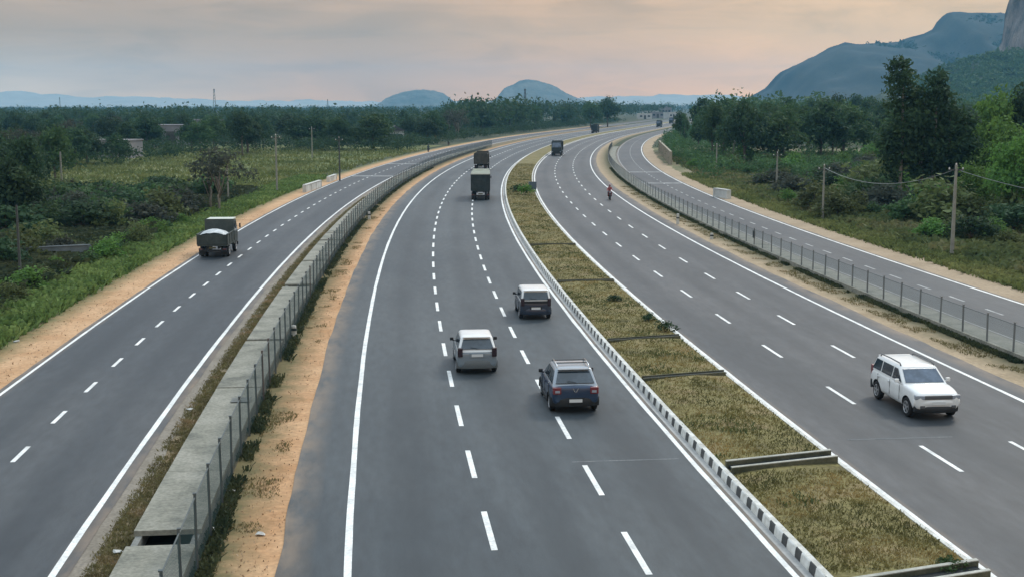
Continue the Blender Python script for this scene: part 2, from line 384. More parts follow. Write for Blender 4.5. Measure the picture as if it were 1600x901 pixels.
KTOP = mat('kerb_top', (.40,.39,.35), (.66,.66,.62), scale=2.2, rough=.8, fine=.15)
def kerb(off_face, off_back, h, m, s0, s1):
    prof = [(off_face,0.0),(off_face,.10),(off_face+(off_back-off_face)*.12,h-.03),(off_face+(off_back-off_face)*.25,h),(off_back,h),(off_back,0)]
    S = []; s = s0
    while s < s1: S.append(s); s += 1.0 if s < 250 else 5.0
    vs = []; fs = []; uvs = []; k = len(prof)
    for s in S:
        for o, z in prof: vs.append(P(s, o, z)); uvs.append((o+z, s))
    for i in range(len(S)-1):
        for j in range(k-1): fs.append((i*k+j, i*k+j+1, (i+1)*k+j+1, (i+1)*k+j))
    me = bpy.data.meshes.new('kerb'); me.from_pydata(vs, [], fs); me.materials.append(m); me.materials.append(KTOP); me.polygons.foreach_set('material_index', [1 if (i % (k-1)) >= 3 else 0 for i in range(len(fs))])
    u = me.uv_layers.new(name='road'); arr = []
    for p in me.polygons:
        for vi in p.vertices: arr += list(uvs[vi])
    u.data.foreach_set('uv', arr)
    link('kerb', me)['kind'] = 'structure'
kerb(-4.12, -3.92, .30, kerb_mat('kerb_paint', .98, .40), S0, 900)
kerb(-.22, -.38, .23, kerb_mat('kerb_paint_far', .98, .40, .3), S0, 900)

# ------------------------------------------------------------------ cross drains in the median
sts = [so(*ground(px, py))[0] for px, py in ((1514,888),(1225,731),(1080,600),(1012,540),(935,446),(868,389))] 
sts[0] -= 1.7; sts[1] -= .3
RIBL = ['open cross drain with pale walls in the median, cut by the lower photo edge',
 'open cross drain with two pale topped concrete walls in the median, beside the white car',
 'thin dark cross drain in the median grass nearest behind the pale walled drain', 'thin dark cross drain in the median beside the dark shrub clump at the kerb',
 'thin dark cross drain in the median level with the small white roofed car', 'thin dark cross drain in the median just beyond the small white roofed car']
for i, s in enumerate(sts):
    big = i < 2; e = empty('cross_drain', P(s, -2.1, .1), -ref(s)[2], RIBL[i], 'drain', 'drains across the grass median')
    sk = -.85 if i < 4 else -.3
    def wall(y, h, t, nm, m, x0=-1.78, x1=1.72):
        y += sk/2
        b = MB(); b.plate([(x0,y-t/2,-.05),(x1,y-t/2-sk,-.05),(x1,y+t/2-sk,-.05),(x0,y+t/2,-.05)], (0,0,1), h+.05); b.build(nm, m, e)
    def lit_top(y, h, t): y += sk/2; b = MB(); b.plate([(-1.78,y-t/2,h),(1.72,y-t/2-sk,h),(1.72,y+t/2-sk,h),(-1.78,y+t/2,h)], (0,0,1), .022); b.build('coping', LIT_TOP, e)  # thin pale plate colours the wall top as lit
    if big:
        lit_top(.28,.345,.13); lit_top(-.30,.32,.11); wall(.28, .345, .13, 'drain_wall', SHADED); wall(-.30, .32, .11, 'drain_wall', SHADED)  # faces coloured dark for shade, tops pale for light
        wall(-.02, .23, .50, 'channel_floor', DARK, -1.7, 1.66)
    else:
        wall(.13, .27, .07, 'drain_wall', SHADED); wall(-.16, .24, .07, 'drain_wall', SHADED); wall(0, .225, .2, 'channel_floor', DARK, -1.7, 1.66)

# ------------------------------------------------------------------ covered concrete drain by the left fence
HS = .50; DL, DR = -20.0, -18.45
drain = empty('covered_drain', P(30, -19.2), -ref(30)[2], 'raised concrete drain with long cover slabs along the left wire fence, one slab missing', 'drain')
def W2L(e, p):      # world to the frame of an empty
    c, s_ = math.cos(-e.rotation_euler.z), math.sin(-e.rotation_euler.z); x, y, z = p[0]-e.location.x, p[1]-e.location.y, p[2]-e.location.z
    return (x*c - y*s_, x*s_ + y*c, z)
def solid(mb, s0, s1, oa, ob, z0, z1, e, step=2.0):
    n = max(1, int((s1-s0)/step)); vs = []
    for i in range(n+1):
        s = s0 + (s1-s0)*i/n
        vs += [W2L(e, P(s,oa,z0)), W2L(e, P(s,ob,z0)), W2L(e, P(s,ob,z1)), W2L(e, P(s,oa,z1))]
    fs = [(0,1,2,3), tuple(4*n+j for j in (3,2,1,0))]
    for i in range(n):
        for j in range(4): fs.append((4*i+j, 4*i+4+j, 4*i+4+(j+1)%4, 4*i+(j+1)%4))
    mb.add(vs, fs)
b = MB(); solid(b, 5, 320, DL, DL+.16, -.1, HS-.12, drain); solid(b, 5, 320, DR-.16, DR, -.1, HS-.12, drain); b.build('channel_wall', CONCD, drain)
b = MB(); solid(b, 5, 320, DL+.16, DR-.16, -.1, -.02+.06, drain); b.build('channel_floor', DARK, drain)
g0 = so(*ground(240, 851, HS))[0]; g1 = so(*ground(245, 826, HS))[0]; j1 = so(*ground(285, 739, HS))[0]; j2 = so(*ground(387, 531, HS))[0]; j3 = so(*ground(455, 446, HS))[0]
cuts = [(12, 17.6), (17.64, 22.6), (22.64, g0), (g1, j1-.03), (j1+.03, 41.5), (41.54, 47.6), (47.63, j2-.25), (j2+.22, 63.0), (63.05, j3-.6), (j3+.5, 79)]
s = 79.05
while s < 316: d = 5.2 + rng.random()*1.6; cuts.append((s, s+d)); s += d + (.05 if rng.random() < .8 else .5)
for a, c in cuts:
    b = MB(); j = (rng.random()-.5)*.03
    solid(b, a, c, DL-.04, DR+.03, HS-.12, HS+j, drain); b.build('cover_slab', CONC, drain)
b = MB(); solid(b, 45.2, 45.9, DL+.75, DR-.12, HS+.02, HS+.03, drain); b.build('patch', CONCD, drain)
# right-hand drain, low, pale
dr = empty('covered_drain', P(60, 14.0), -ref(60)[2], 'low pale concrete drain top seen through the right wire fence', 'drain')
s = 10
while s < 330:
    d = 6 + rng.random()*2; b = MB(); solid(b, s, s+d-.05, 13.35, 14.75, -.05, .16+(rng.random()-.5)*.03, dr); b.build('cover_slab', CONC, dr); s += d

# ------------------------------------------------------------------ wire fences
def wire_mat(name, c, cover):
    m = bpy.data.materials.new(name); m.use_nodes = True; t = m.node_tree; n = t.nodes.new; l = t.links.new
    b = t.nodes['Principled BSDF']; b.inputs['Base Color'].default_value = (*c, 1); b.inputs['Roughness'].default_value = .8; b.inputs['Specular IOR Level'].default_value = .08
    uv = n('ShaderNodeUVMap'); uv.uv_map = 'road'
    mp = n('ShaderNodeMapping'); mp.inputs['Rotation'].default_value = (0,0,R(45)); mp.inputs['Scale'].default_value = (14,14,14); l(uv.outputs[0], mp.inputs[0])
    sp = n('ShaderNodeSeparateXYZ'); l(mp.outputs[0], sp.inputs[0])
    def M(op, a, c=0.0):
        x = n('ShaderNodeMath'); x.operation = op
        for s, v in zip(x.inputs, (a, c)):
            if isinstance(v, (int, float)): s.default_value = v
            else: l(v, s)
        return x.outputs[0]
    k = M('MAXIMUM', M('LESS_THAN', M('FRACT', sp.outputs[0]), cover), M('LESS_THAN', M('FRACT', sp.outputs[1]), cover))
    tr = n('ShaderNodeBsdfTransparent'); x = n('ShaderNodeMixShader'); l(k, x.inputs[0]); l(tr.outputs[0], x.inputs[1]); l(b.outputs[0], x.inputs[2])
    l(x.outputs[0], t.nodes['Material Output'].inputs[0]); return m
WIREL = wire_mat('wire_mesh_green', (.028,.062,.070), .25); WIRER = wire_mat('wire_mesh_grey', (.26,.30,.305), .24)
STEELG = mat('fence_steel_grey', (.13,.14,.14), (.20,.205,.20), scale=1.5, rough=.6)
def fence(label, off, z0, h, s0, s1, step, wm, base, lean):
    e = empty('wire_fence', P(s0+8, off), -ref(s0+8)[2], label, 'fence')
    S = slist(s0, s1); vs = []; uvs = []; fs = []
    for s in S:
        vs += [W2L(e, P(s,off,z0)), W2L(e, P(s,off+lean,z0+h-.05))]; uvs += [(s,0),(s,h)]
    for i in range(len(S)-1): fs.append((2*i,2*i+1,2*i+3,2*i+2))
    me = bpy.data.meshes.new('wire_mesh'); me.from_pydata(vs, [], fs); me.materials.append(wm)
    u = me.uv_layers.new(name='road'); arr = []
    for p in me.polygons:
        for vi in p.vertices: arr += list(uvs[vi])
    u.data.foreach_set('uv', arr); link('wire_mesh', me, e)
    b = MB(); b.tube([W2L(e, P(s, off+lean, z0+h-.06)) for s in S], .018, 5); b.build('rail', STEEL, e)
    if base: b = MB(); solid(b, s0, s1, off-.11, off+.11, -.05, base, e); b.build('base_wall', CONC, e)
    n = 0; rest = MB(); s = s0; pm = STEELG if base else STEEL
    while s < s1:
        x, y, z = P(s, off, 0); t = ref(s)[2]
        tgt = rest if n >= 100 else MB(); tilt = Matrix.Rotation((rng.random()-.5)*.035, 3, 'X') @ Matrix.Rotation((rng.random()-.5)*.035, 3, 'Y') @ Matrix.Rotation(-t, 3, 'Z')
        x, y, z = W2L(e, (x, y, z)); hh = z0+h+.03
        tgt.box((x, y, hh/2-.1), (.065, .065, hh+.2), tilt)
        if n < 100:
            tgt.box((x, y, hh+.01), (.085,.085,.03), tilt)
            tgt.build('post', pm if not base and rng.random() > .25 else (pm if base else RUST), e)
        n += 1; s += step
    if rest.v: tag(rest.build('post', STEEL, e), kind='stuff')
    return e
ps = so(*ground(274, 823.5, 1.85))[0]
fence('dark green wire mesh fence on posts along the left drain', -18.32, .12, 1.75, ps - 2.42*5, 330, 2.42, WIREL, 0, 0.0)
ps = so(*ground(1550, 490, 1.5))[0]
fence('grey wire mesh fence on posts beside the right service road', 13.2, .25, 1.27, ps - 2.5*12, 330, 2.5, WIRER, .28, 0.0)
# ------------------------------------------------------------------ foliage
def leafm(name, a, b, c, rand=.25, scale=.35): return mat(name, a, b, scale=scale, rough=.75, c3=c, rand=rand, contrast=(.3,.7), fine=.35, spec=.2, trans=.38)
LF_DARK = leafm('leaves_dark', (.023,.050,.026), (.066,.115,.042), (.036,.072,.032))
LF_MID = leafm('leaves_mid', (.034,.072,.028), (.090,.155,.050), (.054,.105,.037))
LF_BRIGHT = leafm('leaves_bright', (.065,.145,.032), (.16,.29,.062), (.10,.205,.045), .15)
LF_OLIVE = leafm('leaves_olive', (.065,.095,.036), (.155,.18,.065), (.10,.13,.046))
LF_GREY = leafm('leaves_grey', (.040,.048,.038), (.10,.105,.078), (.06,.07,.05))
BARK = mat('bark', (.075,.06,.048), (.15,.125,.10), scale=3, rough=.95, fine=.2)
BARKP = mat('bark_pale', (.16,.145,.12), (.26,.23,.19), scale=2, rough=.95, fine=.2)

def cloud(lobes, n, size, flat=.0):
    # small leaf sprays spread through the lobes, thin enough inside for gaps
    lobes = np.array(lobes, float); vol = lobes[:,3]*lobes[:,4]*lobes[:,5]; pk = rng.choice(len(lobes), n, p=vol**.75/np.sum(vol**.75))
    d = rng.normal(size=(n,3)); d /= np.linalg.norm(d,axis=1)[:,None]
    r = np.minimum(1.16, rng.random(n)**.42*(1+.16*rng.normal(size=n)))
    c = lobes[pk,:3] + d*r[:,None]*lobes[pk,3:6]
    nr = d + .9*rng.normal(size=(n,3)); nr[:,2] += .35; nr /= np.linalg.norm(nr,axis=1)[:,None]
    a = np.cross(nr, rng.normal(size=(n,3))); a /= np.linalg.norm(a,axis=1)[:,None]; b = np.cross(nr,a)
    s = size*(.55+.9*rng.random(n)); s2 = s*(.35+.4*rng.random(n))
    a *= s[:,None]*.5; b *= s2[:,None]*.5
    v = np.stack([c-a, c+b*1.0-a*.1, c+a, c-b-a*.1], 1)
    v[:,1] -= nr*s[:,None]*.12; v[:,3] -= nr*s[:,None]*.12
    return v
def quads_mesh(name, v, m):
    n = len(v); me = bpy.data.meshes.new(name)
    me.vertices.add(n*4); me.vertices.foreach_set('co', v.reshape(-1)); me.loops.add(n*4); me.loops.foreach_set('vertex_index', np.arange(n*4, dtype=np.int32))
    me.polygons.add(n); me.polygons.foreach_set('loop_start', np.arange(0,n*4,4,dtype=np.int32)); me.polygons.foreach_set('loop_total', np.full(n,4,dtype=np.int32))
    me.materials.append(m); me.update(); me.validate(); return me
def make_tree(name, lobes, n, size, lm, trunk, bm_, tr=.16, at=(0,0), fork=.35):
    e = empty(name, (0,0,0)); 
    crown = link('crown', quads_mesh('crown', cloud(lobes, n, size), lm), e)
    b = MB()
    for (x, y, r0, top) in trunk:
        pts = [(x,y,-.2)]; 
        for i in range(1,5): pts.append((x + (rng.random()-.5)*.25*i*tr*3, y + (rng.random()-.5)*.25*i*tr*3, top*i/4))
        b.tube(pts, [r0*(1-.16*i) for i in range(5)], 7)
        base = Vector(pts[2])
        near = sorted(lobes, key=lambda q: (q[0]-x)**2+(q[1]-y)**2)[:6]
        for q in near:
            st = Vector(pts[1]).lerp(Vector(pts[3]), fork+rng.random()*.5); en = Vector(q[:3]); mid = st.lerp(en,.5); mid.z += .25*(en-st).length*.3
            b.tube([st, mid, en], [r0*.5, r0*.33, r0*.12], 5)
    tr_o = b.build('trunk', bm_, e, smooth='all')
    CH[e.name] = [crown, tr_o]; return e
def dome(n, rad, z0, h, lr, jitter=.35):
    L = [(0,0,z0+h*.55,rad*.62,rad*.62,h*.42)]
    for i in range(n):
        t = 2.4*i + rng.random(); q = (i+.5)/n; rr = rad*math.sqrt(q)*(.72+.2*rng.random()); z = z0 + h*(.30+.55*(1-q)*(.6+.6*rng.random()) + .12*rng.random())
        l = lr*(.7+.6*rng.random()); L.append((rr*math.cos(t), rr*math.sin(t), z, l, l*(.8+.4*rng.random()), l*(.6+.3*rng.random())))
    return L
PROTO = {}
def reg(k, e): PROTO[k] = e; e.location = (0,-400,0); return e
for i in range(4):     # broad bushy tree, 8 m
    hh = 8.0; reg('bushy%d'%i, make_tree('bushy_tree', dome(12+2*i, 3.3+.3*i, .9, 6.7, 1.4), 2600, .50, [LF_DARK,LF_MID,LF_DARK,LF_DARK][i], [(0,0,.22,4.2)], BARK))
for i in range(2):     # taller round-headed tree, 12 m
    reg('tall%d'%i, make_tree('bushy_tree', dome(17, 3.7, 2.2, 9.6, 1.7), 3200, .55, [LF_DARK,LF_MID][i], [(0,0,.3,7)], BARK))
def column(x, y, z0, h, r, n):
    return [(x+(rng.random()-.5)*r*.9, y+(rng.random()-.5)*r*.9, z0+h*(k+.5)/n, r*(.75+.4*rng.random())*(1-.45*abs((k+.5)/n-.42)), r*(.75+.4*rng.random())*(1-.45*abs((k+.5)/n-.42)), h/n*.75) for k in range(n)]
L = column(-2.2,0,4.6,11.2,1.9,8) + column(-.3,.8,3.0,9.0,1.6,6) + column(1.1,.2,4.0,10.4,1.55,7) + column(2.9,.6,2.6,9.6,1.8,6) + column(4.6,.2,1.6,8.2,1.7,6) + column(-3.2,.6,2.4,6.6,1.4,5) + column(5.6,-.3,1.0,6.0,1.5,4) + column(1.6,1.2,1.5,7.0,2.0,4) + column(3.6,-.8,1.2,6.0,1.7,4)
L = [(a,b_,c,d*1.22,e_*1.22,f_) for a,b_,c,d,e_,f_ in L]
reg('grove', make_tree('eucalyptus_tree', L, 17000, .48, LF_DARK, [(-2.2,0,.22,13),(.3,.6,.26,11),(1.4,.2,.2,12),(3.1,.5,.22,10),(4.6,0,.18,9)], BARKP, tr=.1))
for i in range(2):     # slender gum
    reg('gum%d'%i, make_tree('eucalyptus_tree', column(0,0,3,9,1.35,6)+column(.8,.5,4,6,1.0,4), 1700, .44, [LF_DARK,LF_MID][i], [(0,0,.17,10)], BARKP, tr=.08))
reg('thin', make_tree('sparse_tree', dome(13, 3.3, 1.9, 5.0, .95), 1250, .34, LF_GREY, [(-.5,0,.14,4.4),(.7,.3,.12,4.4),(-1.5,.2,.1,3.6)], BARKP, tr=.3, fork=.1))
reg('bright0', make_tree('bushy_tree', dome(16, 4.2, 1.0, 7.2, 1.6), 3600, .46, LF_BRIGHT, [(0,0,.26,4.5)], BARK))
for i, lm in enumerate((LF_DARK, LF_MID, LF_OLIVE, LF_BRIGHT, LF_GREY)):
    reg('shrub%d'%i, make_tree('shrub', dome(7, 1.25, .0, 1.9, .62), 900, .25, lm, [(0,0,.05,.9),(.3,.2,.04,.8)], BARK))

NT = {}
def plant(kind, X, Y, h, label, group=None, cat=None, wide=1.0, z=0):
    src = PROTO[kind]; H0 = {'b':8.0,'t':12.2,'g':12.0}.get(kind[0], 8)
    if kind == 'grove': H0 = 16.0
    if kind[:5] == 'thin': H0 = 7.2
    if kind[:5] == 'shrub': H0 = 2.1
    if kind[:6] == 'bright': H0 = 8.2
    sc = h/H0
    o = copy_tree(src, (X,Y,z), rng.random()*6.28 if kind != 'grove' else 0.0, (sc*wide, sc*wide, sc), label, group)
    o['category'] = cat or ('shrub' if kind[:5] == 'shrub' else 'tree'); NT[kind[:5]] = NT.get(kind[:5],0)+1
    return o
def pt(px, Y): return ((px-800)/F*Y*1.0, Y)       # a bearing and a distance

# single trees that can be told apart
plant('thin', *pt(338,128), 7.0, 'sparse brownish tree with thin pale trunks standing over the roadside grass beyond the brown truck', wide=1.15)
plant('bushy1', *pt(88,172), 8.4, 'dark bushy tree on the far left, directly behind the short pale pole', wide=.8)
plant('bushy0', *pt(22,106), 6.8, 'big dark tree at the left edge of the photo, over the grey sheet wall', wide=.95)
plant('grove', *pt(1437,136), 16.0, 'tall dark eucalyptus clump with several upright crowns, the tallest trees in the photo')
plant('tall0', *pt(1592,150), 13.8, 'tall dark tree at the right edge of the photo below the rock cliff', wide=.75)
plant('bright0', *pt(1592,112), 8.0, 'bright yellow green tree at the right edge of the photo', wide=.75)
plant('bright0', *pt(1548,150), 12.2, 'fresh green leafy tree between the eucalyptus clump and the right edge of the photo', wide=.7)
plant('bright0', *pt(1572,132), 9.0, 'bright green bushy tree in front of the dark tree at the right edge', wide=.8)
plant('bright0', *pt(1520,118), 5.2, 'low bright green tree beside the nearest right power pole', wide=.9)
plant('tall1', *pt(1478,176), 11.0, 'mid green round tree just behind the eucalyptus clump, on its right', wide=.9)
plant('bushy3', *pt(948,640), 15.5, 'dark tree rising above the far treeline over the bend, the tallest there', wide=.9)
plant('bushy1', *pt(922,620), 13.5, 'dark rounded tree just left of the tallest tree over the far bend', wide=.9)

def blocked(px, Y):
    # keep clear of the road corridor
    X = (px-800)/F*Y; s, o = so(X, Y); return o
def left_wood():
    n = 0
    lab = {'bushy':'dark bushy tree in the dense wood beyond the left service road', 'tall0':'taller round tree in the wood beyond the left service road', 'tall1':'taller round tree in the wood beyond the left service road', 'gum0':'slender tree in the wood beyond the left service road','gum1':'slender tree in the wood beyond the left service road','thin':'sparse grey tree in the wood beyond the left service road'}
    tries = 0
    while n < 215 and tries < 6000:
        tries += 1
        Y = 120 + 560*rng.random()**1.25; px = -40 + 1090*rng.random(); X = (px-800)/F*Y; o = so(X,Y)[1]
        if o > -38: continue
        if o > -47 and Y < 270: continue
        # the open grass by the bay stays clear
        gy = HOR + F*CAMH/Y
        if 235 < gy < 345 and px > 60 + max(0,(gy-300)*2) and px < 660 and o > -75 + (12 if px > 380 else 0): continue
        if gy > 318 and px > 60 : continue
        k = ['bushy0','bushy1','bushy2','bushy3','tall0','tall1','gum0','gum1','thin'][int(rng.choice(9, p=[.2,.12,.16,.16,.09,.06,.08,.05,.08]))]
        top = 176 + 14*rng.random() if Y < 260 else 170 + 12*rng.random()
        if px > 700: top = 158 + 12*rng.random()
        h = CAMH + (HOR - top)/F*Y
        if px < 330 and Y < 300: h *= .82
        h = max(4.0, min(h, 16)) * (.8+.25*rng.random())
        plant(k, X, Y, h, lab.get(k, lab['bushy']), 'trees of the wood beyond the left service road', wide=.85+.4*rng.random()); n += 1
left_wood()
def right_wood():
    n = 0; tries = 0
    while n < 105 and tries < 6000:
        tries += 1
        Y = 165 + 330*rng.random()**1.2; px = 1035 + 600*rng.random(); X = (px-800)/F*Y; o = so(X,Y)[1]
        if o < 30: continue
        gy = HOR + F*CAMH/Y
        if gy > 262 + max(0, (px-1300))*.1: continue
        k = ['bushy0','bushy1','bushy2','bushy3','tall0','tall1','gum0','gum1'][int(rng.choice(8, p=[.2,.2,.15,.1,.12,.13,.05,.05]))]
        top = 146 + 26*rng.random() + (8 if px > 1400 else 0)
        if px < 1090: top = 166 + 22*rng.random()
        h = max(5, min(CAMH + (HOR - top)/F*Y, 16))*(.85+.2*rng.random())
        plant(k, X, Y, h, {'b':'dark bushy tree in the wood behind the right scrubland','t':'taller round tree in the wood behind the right scrubland','g':'slender tree in the wood behind the right scrubland'}[k[0]], 'trees of the wood behind the right scrubland', wide=.85+.35*rng.random()); n += 1
right_wood()
# shrubs, left: a bright roadside hedge, then darker scrub behind it
for i in range(46):
    s = 42 + i*2.3 + rng.random()*2; o = -33.6 - rng.random()*2.6
    if s > 118: break
    plant('shrub%d'%rng.choice([3,3,1,2]), *P(s,o)[:2], .8+.9*rng.random(), 'bright green shrub in the hedge along the sandy left verge', 'shrubs along the sandy left verge', wide=1.1+.4*rng.random())
n = 0
while n < 150:
    Y = 62 + 92*rng.random(); px = -40+420*rng.random(); X = (px-800)/F*Y; s, o = so(X,Y); gy = HOR+F*CAMH/Y
    if o > -37 or o < -85: continue
    if gy < 318 + 26*mnoise.noise(Vector((px/45,0,4))) and px > 70: continue
    if 345 < gy < 470 and px < 150 and rng.random() < .85: continue
    plant('shrub%d'%rng.choice([0,0,1,1,2,4]), X, Y, 1.4+1.9*rng.random(), 'dark shrub in the scrub below the left service road', 'shrubs in the left scrub', wide=1.1+.5*rng.random()); n += 1
n = 0
while n < 180:
    Y = 66 + 165*rng.random(); px = 1050+600*rng.random(); X = (px-800)/F*Y; s, o = so(X,Y)
    if o < 26.5 or o > 90: continue
    if o < 30 and s < 120 and rng.random() < .6: continue
    if Y > 150 and px < 1300 and rng.random() < .5: continue
    plant('shrub%d'%rng.choice([0,1,1,2,2,2,3,3,4]), X, Y, 1.2+(1.6+ (1.2 if o > 34 else 0))*rng.random(), 'green shrub in the rough scrubland beyond the right service road', 'shrubs in the right scrubland', wide=1.1+.5*rng.random()); n += 1
for k, e in PROTO.items():
    for c in CH[e.name]: bpy.data.objects.remove(c)
    bpy.data.objects.remove(e)

# distant woods that read as one mass
def far_wood(name, label, spots, m, size, per):
    vs = []
    for (X, Y, h, r) in spots:
        L = [(X+(rng.random()-.5)*r, Y+(rng.random()-.5)*r, h*(.45+.3*rng.random()), r*(.45+.35*rng.random()), r*.7, h*(.25+.2*rng.random())) for _ in range(4)]
        vs.append(cloud(L, per, size*h))
    o = link(name, quads_mesh(name, np.concatenate(vs), m)); tag(o, label, 'wood', kind='stuff'); return o
sp = []
for i in range(1500):
    Y = 480 + 3000*rng.random()**1.6; px = -60 + 1180*rng.random(); X = (px-800)/F*Y; o = so(X, Y)[1] if Y < 1300 else -99
    if Y < 1300 and -40 < o < 32: continue
    if px > 985 and Y < 1500 and o > -40 and o < 60: continue
    h = 6+5*rng.random() + (4 if px > 700 else 0); sp.append((X, Y, h, h*.75))
near = []
while len(near) < 1700:
    Y = 190 + 560*rng.random(); px = -40 + 1090*rng.random(); X = (px-800)/F*Y; o = so(X,Y)[1]
    if o > (-36 if Y > 300 else -52): continue
    gy = HOR + F*CAMH/Y
    if 240 < gy < 345 and 60 < px < 660 and o > -72: continue
    near.append((X, Y, 1.8+2.2*rng.random(), 2.6))
while len(near) < 2350:
    s = 285 + 560*rng.random(); o = -34 - 30*rng.random()**1.5; near.append((*P(s,o)[:2], 1.3+2.2*rng.random(), 2.6))
far_wood('woodland_undergrowth', 'dense dark undergrowth between the trees of the left wood', near, LF_DARK, .16, 90)
near = []
while len(near) < 420:
    Y = 170 + 560*rng.random(); px = 1000 + 420*rng.random(); X = (px-800)/F*Y; o = so(X,Y)[1]
    if o < 28 or o > 110: continue
    near.append((X, Y, 1.4+1.8*rng.random(), 2.4))
while len(near) < 1000:
    s = 185 + 520*rng.random(); o = 26.5 + 22*rng.random()**1.4; near.append((*P(s,o)[:2], 1.2+2.0*rng.random(), 2.4))
far_wood('woodland_undergrowth', 'dense undergrowth at the foot of the right wood', near, LF_MID, .16, 90)
far_wood('far_woodland', 'dark woodland stretching to the horizon beyond the highway', sp, LF_DARK, .13, 130)
sp = []
for i in range(420):
    Y = 430 + 900*rng.random(); px = 1090 + 560*rng.random(); X = (px-800)/F*Y
    h = 9+7*rng.random(); sp.append((X, Y, h, h*.7))
far_wood('far_woodland', 'hazy woodland at the foot of the big blue hill', sp, LF_MID, .12, 150)

# ground cover: blades and low sprays
def tufts(name, label, pts, hmin, hmax, spread, m, blades=3, wd=.35):
    pts = np.array(pts); n = len(pts)*blades; c = np.repeat(pts, blades, 0); 
    c[:,:2] += rng.normal(size=(n,2))*spread*.5
    h = hmin + (hmax-hmin)*rng.random(n)**1.5; t = rng.random(n)*6.283; lean = rng.normal(size=(n,2))*.55*h[:,None]
    a = np.stack([np.cos(t), np.sin(t), np.zeros(n)],1)*(h*wd*(.6+.8*rng.random(n)))[:,None]
    top = c + np.concatenate([lean, h[:,None]],1)
    v = np.stack([c-a*.6, c+a*.6, top+a*.5, top-a*.5],1)
    o = link(name, quads_mesh(name, v, m)); tag(o, label, 'grass', kind='stuff'); return o
GR_MED = mat('grass_median', (.075,.078,.028), (.31,.225,.09), scale=.38, rough=.9, c3=(.165,.145,.05), contrast=(.36,.66), fine=.25, trans=.35)
GR_MEDG = mat('grass_median_green', (.055,.08,.028), (.11,.125,.045), scale=1.2, rough=.9, fine=.4, trans=.35)
GR_DRY = mat('grass_dry', (.13,.105,.05), (.27,.19,.10), scale=.6, rough=.9, c3=(.16,.145,.06), fine=.3, trans=.35)
GR_GREEN = mat('grass_green', (.09,.15,.042), (.20,.27,.085), scale=.3, rough=.9, c3=(.13,.20,.058), fine=.4, trans=.35)
GR_FIELD = mat('grass_field', (.09,.12,.038), (.20,.21,.08), scale=.09, rough=.9, c3=(.14,.165,.055), fine=.4, trans=.35)
GR_SCRUB = mat('grass_scrub', (.06,.09,.034), (.21,.185,.095), scale=.10, rough=.9, c3=(.11,.135,.05), fine=.4, trans=.35)
GR_DARK = mat('grass_dark', (.025,.042,.022), (.075,.085,.038), scale=.4, rough=.9, fine=.4, trans=.35)
def scat(n, s0, s1, oa, ob, z=0.0, pw=1.6, patch=None, thr=0.0):
    r = []
    for _ in range(n):
        s = s0 + (s1-s0)*rng.random()**pw; o = oa+(ob-oa)*rng.random()
        if patch and mnoise.noise(Vector((s*patch, o*patch*1.6, 3.1))) < thr: continue
        r.append(P(s, o, z))
    return r
q = lambda o: .20+.10*4*((o+4)/3.7)*(1-(o+4)/3.7)
def med(n, s0, s1, pw, patch=None, thr=0):
    r = []
    for _ in range(n):
        s = s0+(s1-s0)*rng.random()**pw; o = -3.9+3.45*rng.random()
        if any(abs(s-k) < (.75 if j < 2 else .3) for j, k in enumerate(sts)): continue
        if patch and mnoise.noise(Vector((s*patch, o*patch, 9.1))) < thr: continue
        r.append(P(s, o, q(o)-.02))
    return r
tufts('median_grass', 'dry olive grass covering the median between the painted kerbs', med(42000, 24, 230, 2.0), .03, .10, .14, GR_MED, 3, .28)
tufts('median_weeds', 'darker green weeds in patches on the median', med(9000, 24, 200, 1.7, .35, .22), .04, .14, .14, GR_MEDG, 4, .28)
tufts('dry_weeds', 'dry brown weeds between the left service road and the concrete drain', scat(34000, 18, 150, -20.9, -20.02, 0, 1.8, .5, -.55), .02, .09, .12, GR_DRY, 3, .3)
tufts('dark_weeds', 'dark weeds growing along the foot of the left wire fence', scat(11000, 20, 220, -18.38, -17.95, 0, 1.7, .6, -.25), .04, .20, .12, GR_DARK, 3, .28)
tufts('shoulder_weeds', 'thin weeds straggling over the orange dirt shoulder', scat(14000, 20, 140, -18.0, -16.9, 0, 1.8, .45, .16), .02, .09, .12, GR_DRY, 3, .3)
tufts('dark_weeds', 'dark weeds growing along the foot of the right wire fence', scat(14000, 42, 220, 12.7, 13.1, 0, 1.5, .5, -.3), .04, .18, .12, GR_DARK, 4, .28)
tufts('dry_weeds', 'dry weeds on the pale dirt strip beside the right carriageway', scat(9000, 40, 170, 11.4, 12.6, 0, 1.5, .5, -.05), .03, .10, .12, GR_DRY, 3, .3)
tufts('verge_grass', 'bright green grass and weeds edging the sandy left verge', scat(16000, 38, 190, -35.5, -31.2, 0, 1.5), .12, .60, .3, GR_GREEN, 3, .32)
tufts('verge_grass', 'yellowish grass edging the sandy right verge', scat(15000, 58, 200, 23.2, 28.5, 0, 1.4), .10, .42, .3, GR_FIELD, 3, .35)
pts = []
while len(pts) < 20000:
    Y = 85 + 230*rng.random()**1.3; px = -40+720*rng.random(); X = (px-800)/F*Y; s, o = so(X,Y)
    if -130 < o < -32: pts.append((X,Y,0))
MEADOW = mat('meadow', (.065,.09,.03), (.19,.185,.075), scale=.06, rough=.95, c3=(.115,.14,.046), fine=.4, bump=.8, bscale=.8)
SCRUBG = mat('scrub_soil', (.085,.10,.045), (.25,.19,.13), scale=.07, rough=.95, c3=(.15,.145,.07), fine=.4, bump=.8, bscale=.8)
vs = []; fs = []
oo = [-104+2.2*i for i in range(33)]; ss = [96+2.5*i for i in range(100)]
for s in ss:
    for o in oo: vs.append(P(s, min(o,-31.5), .006))
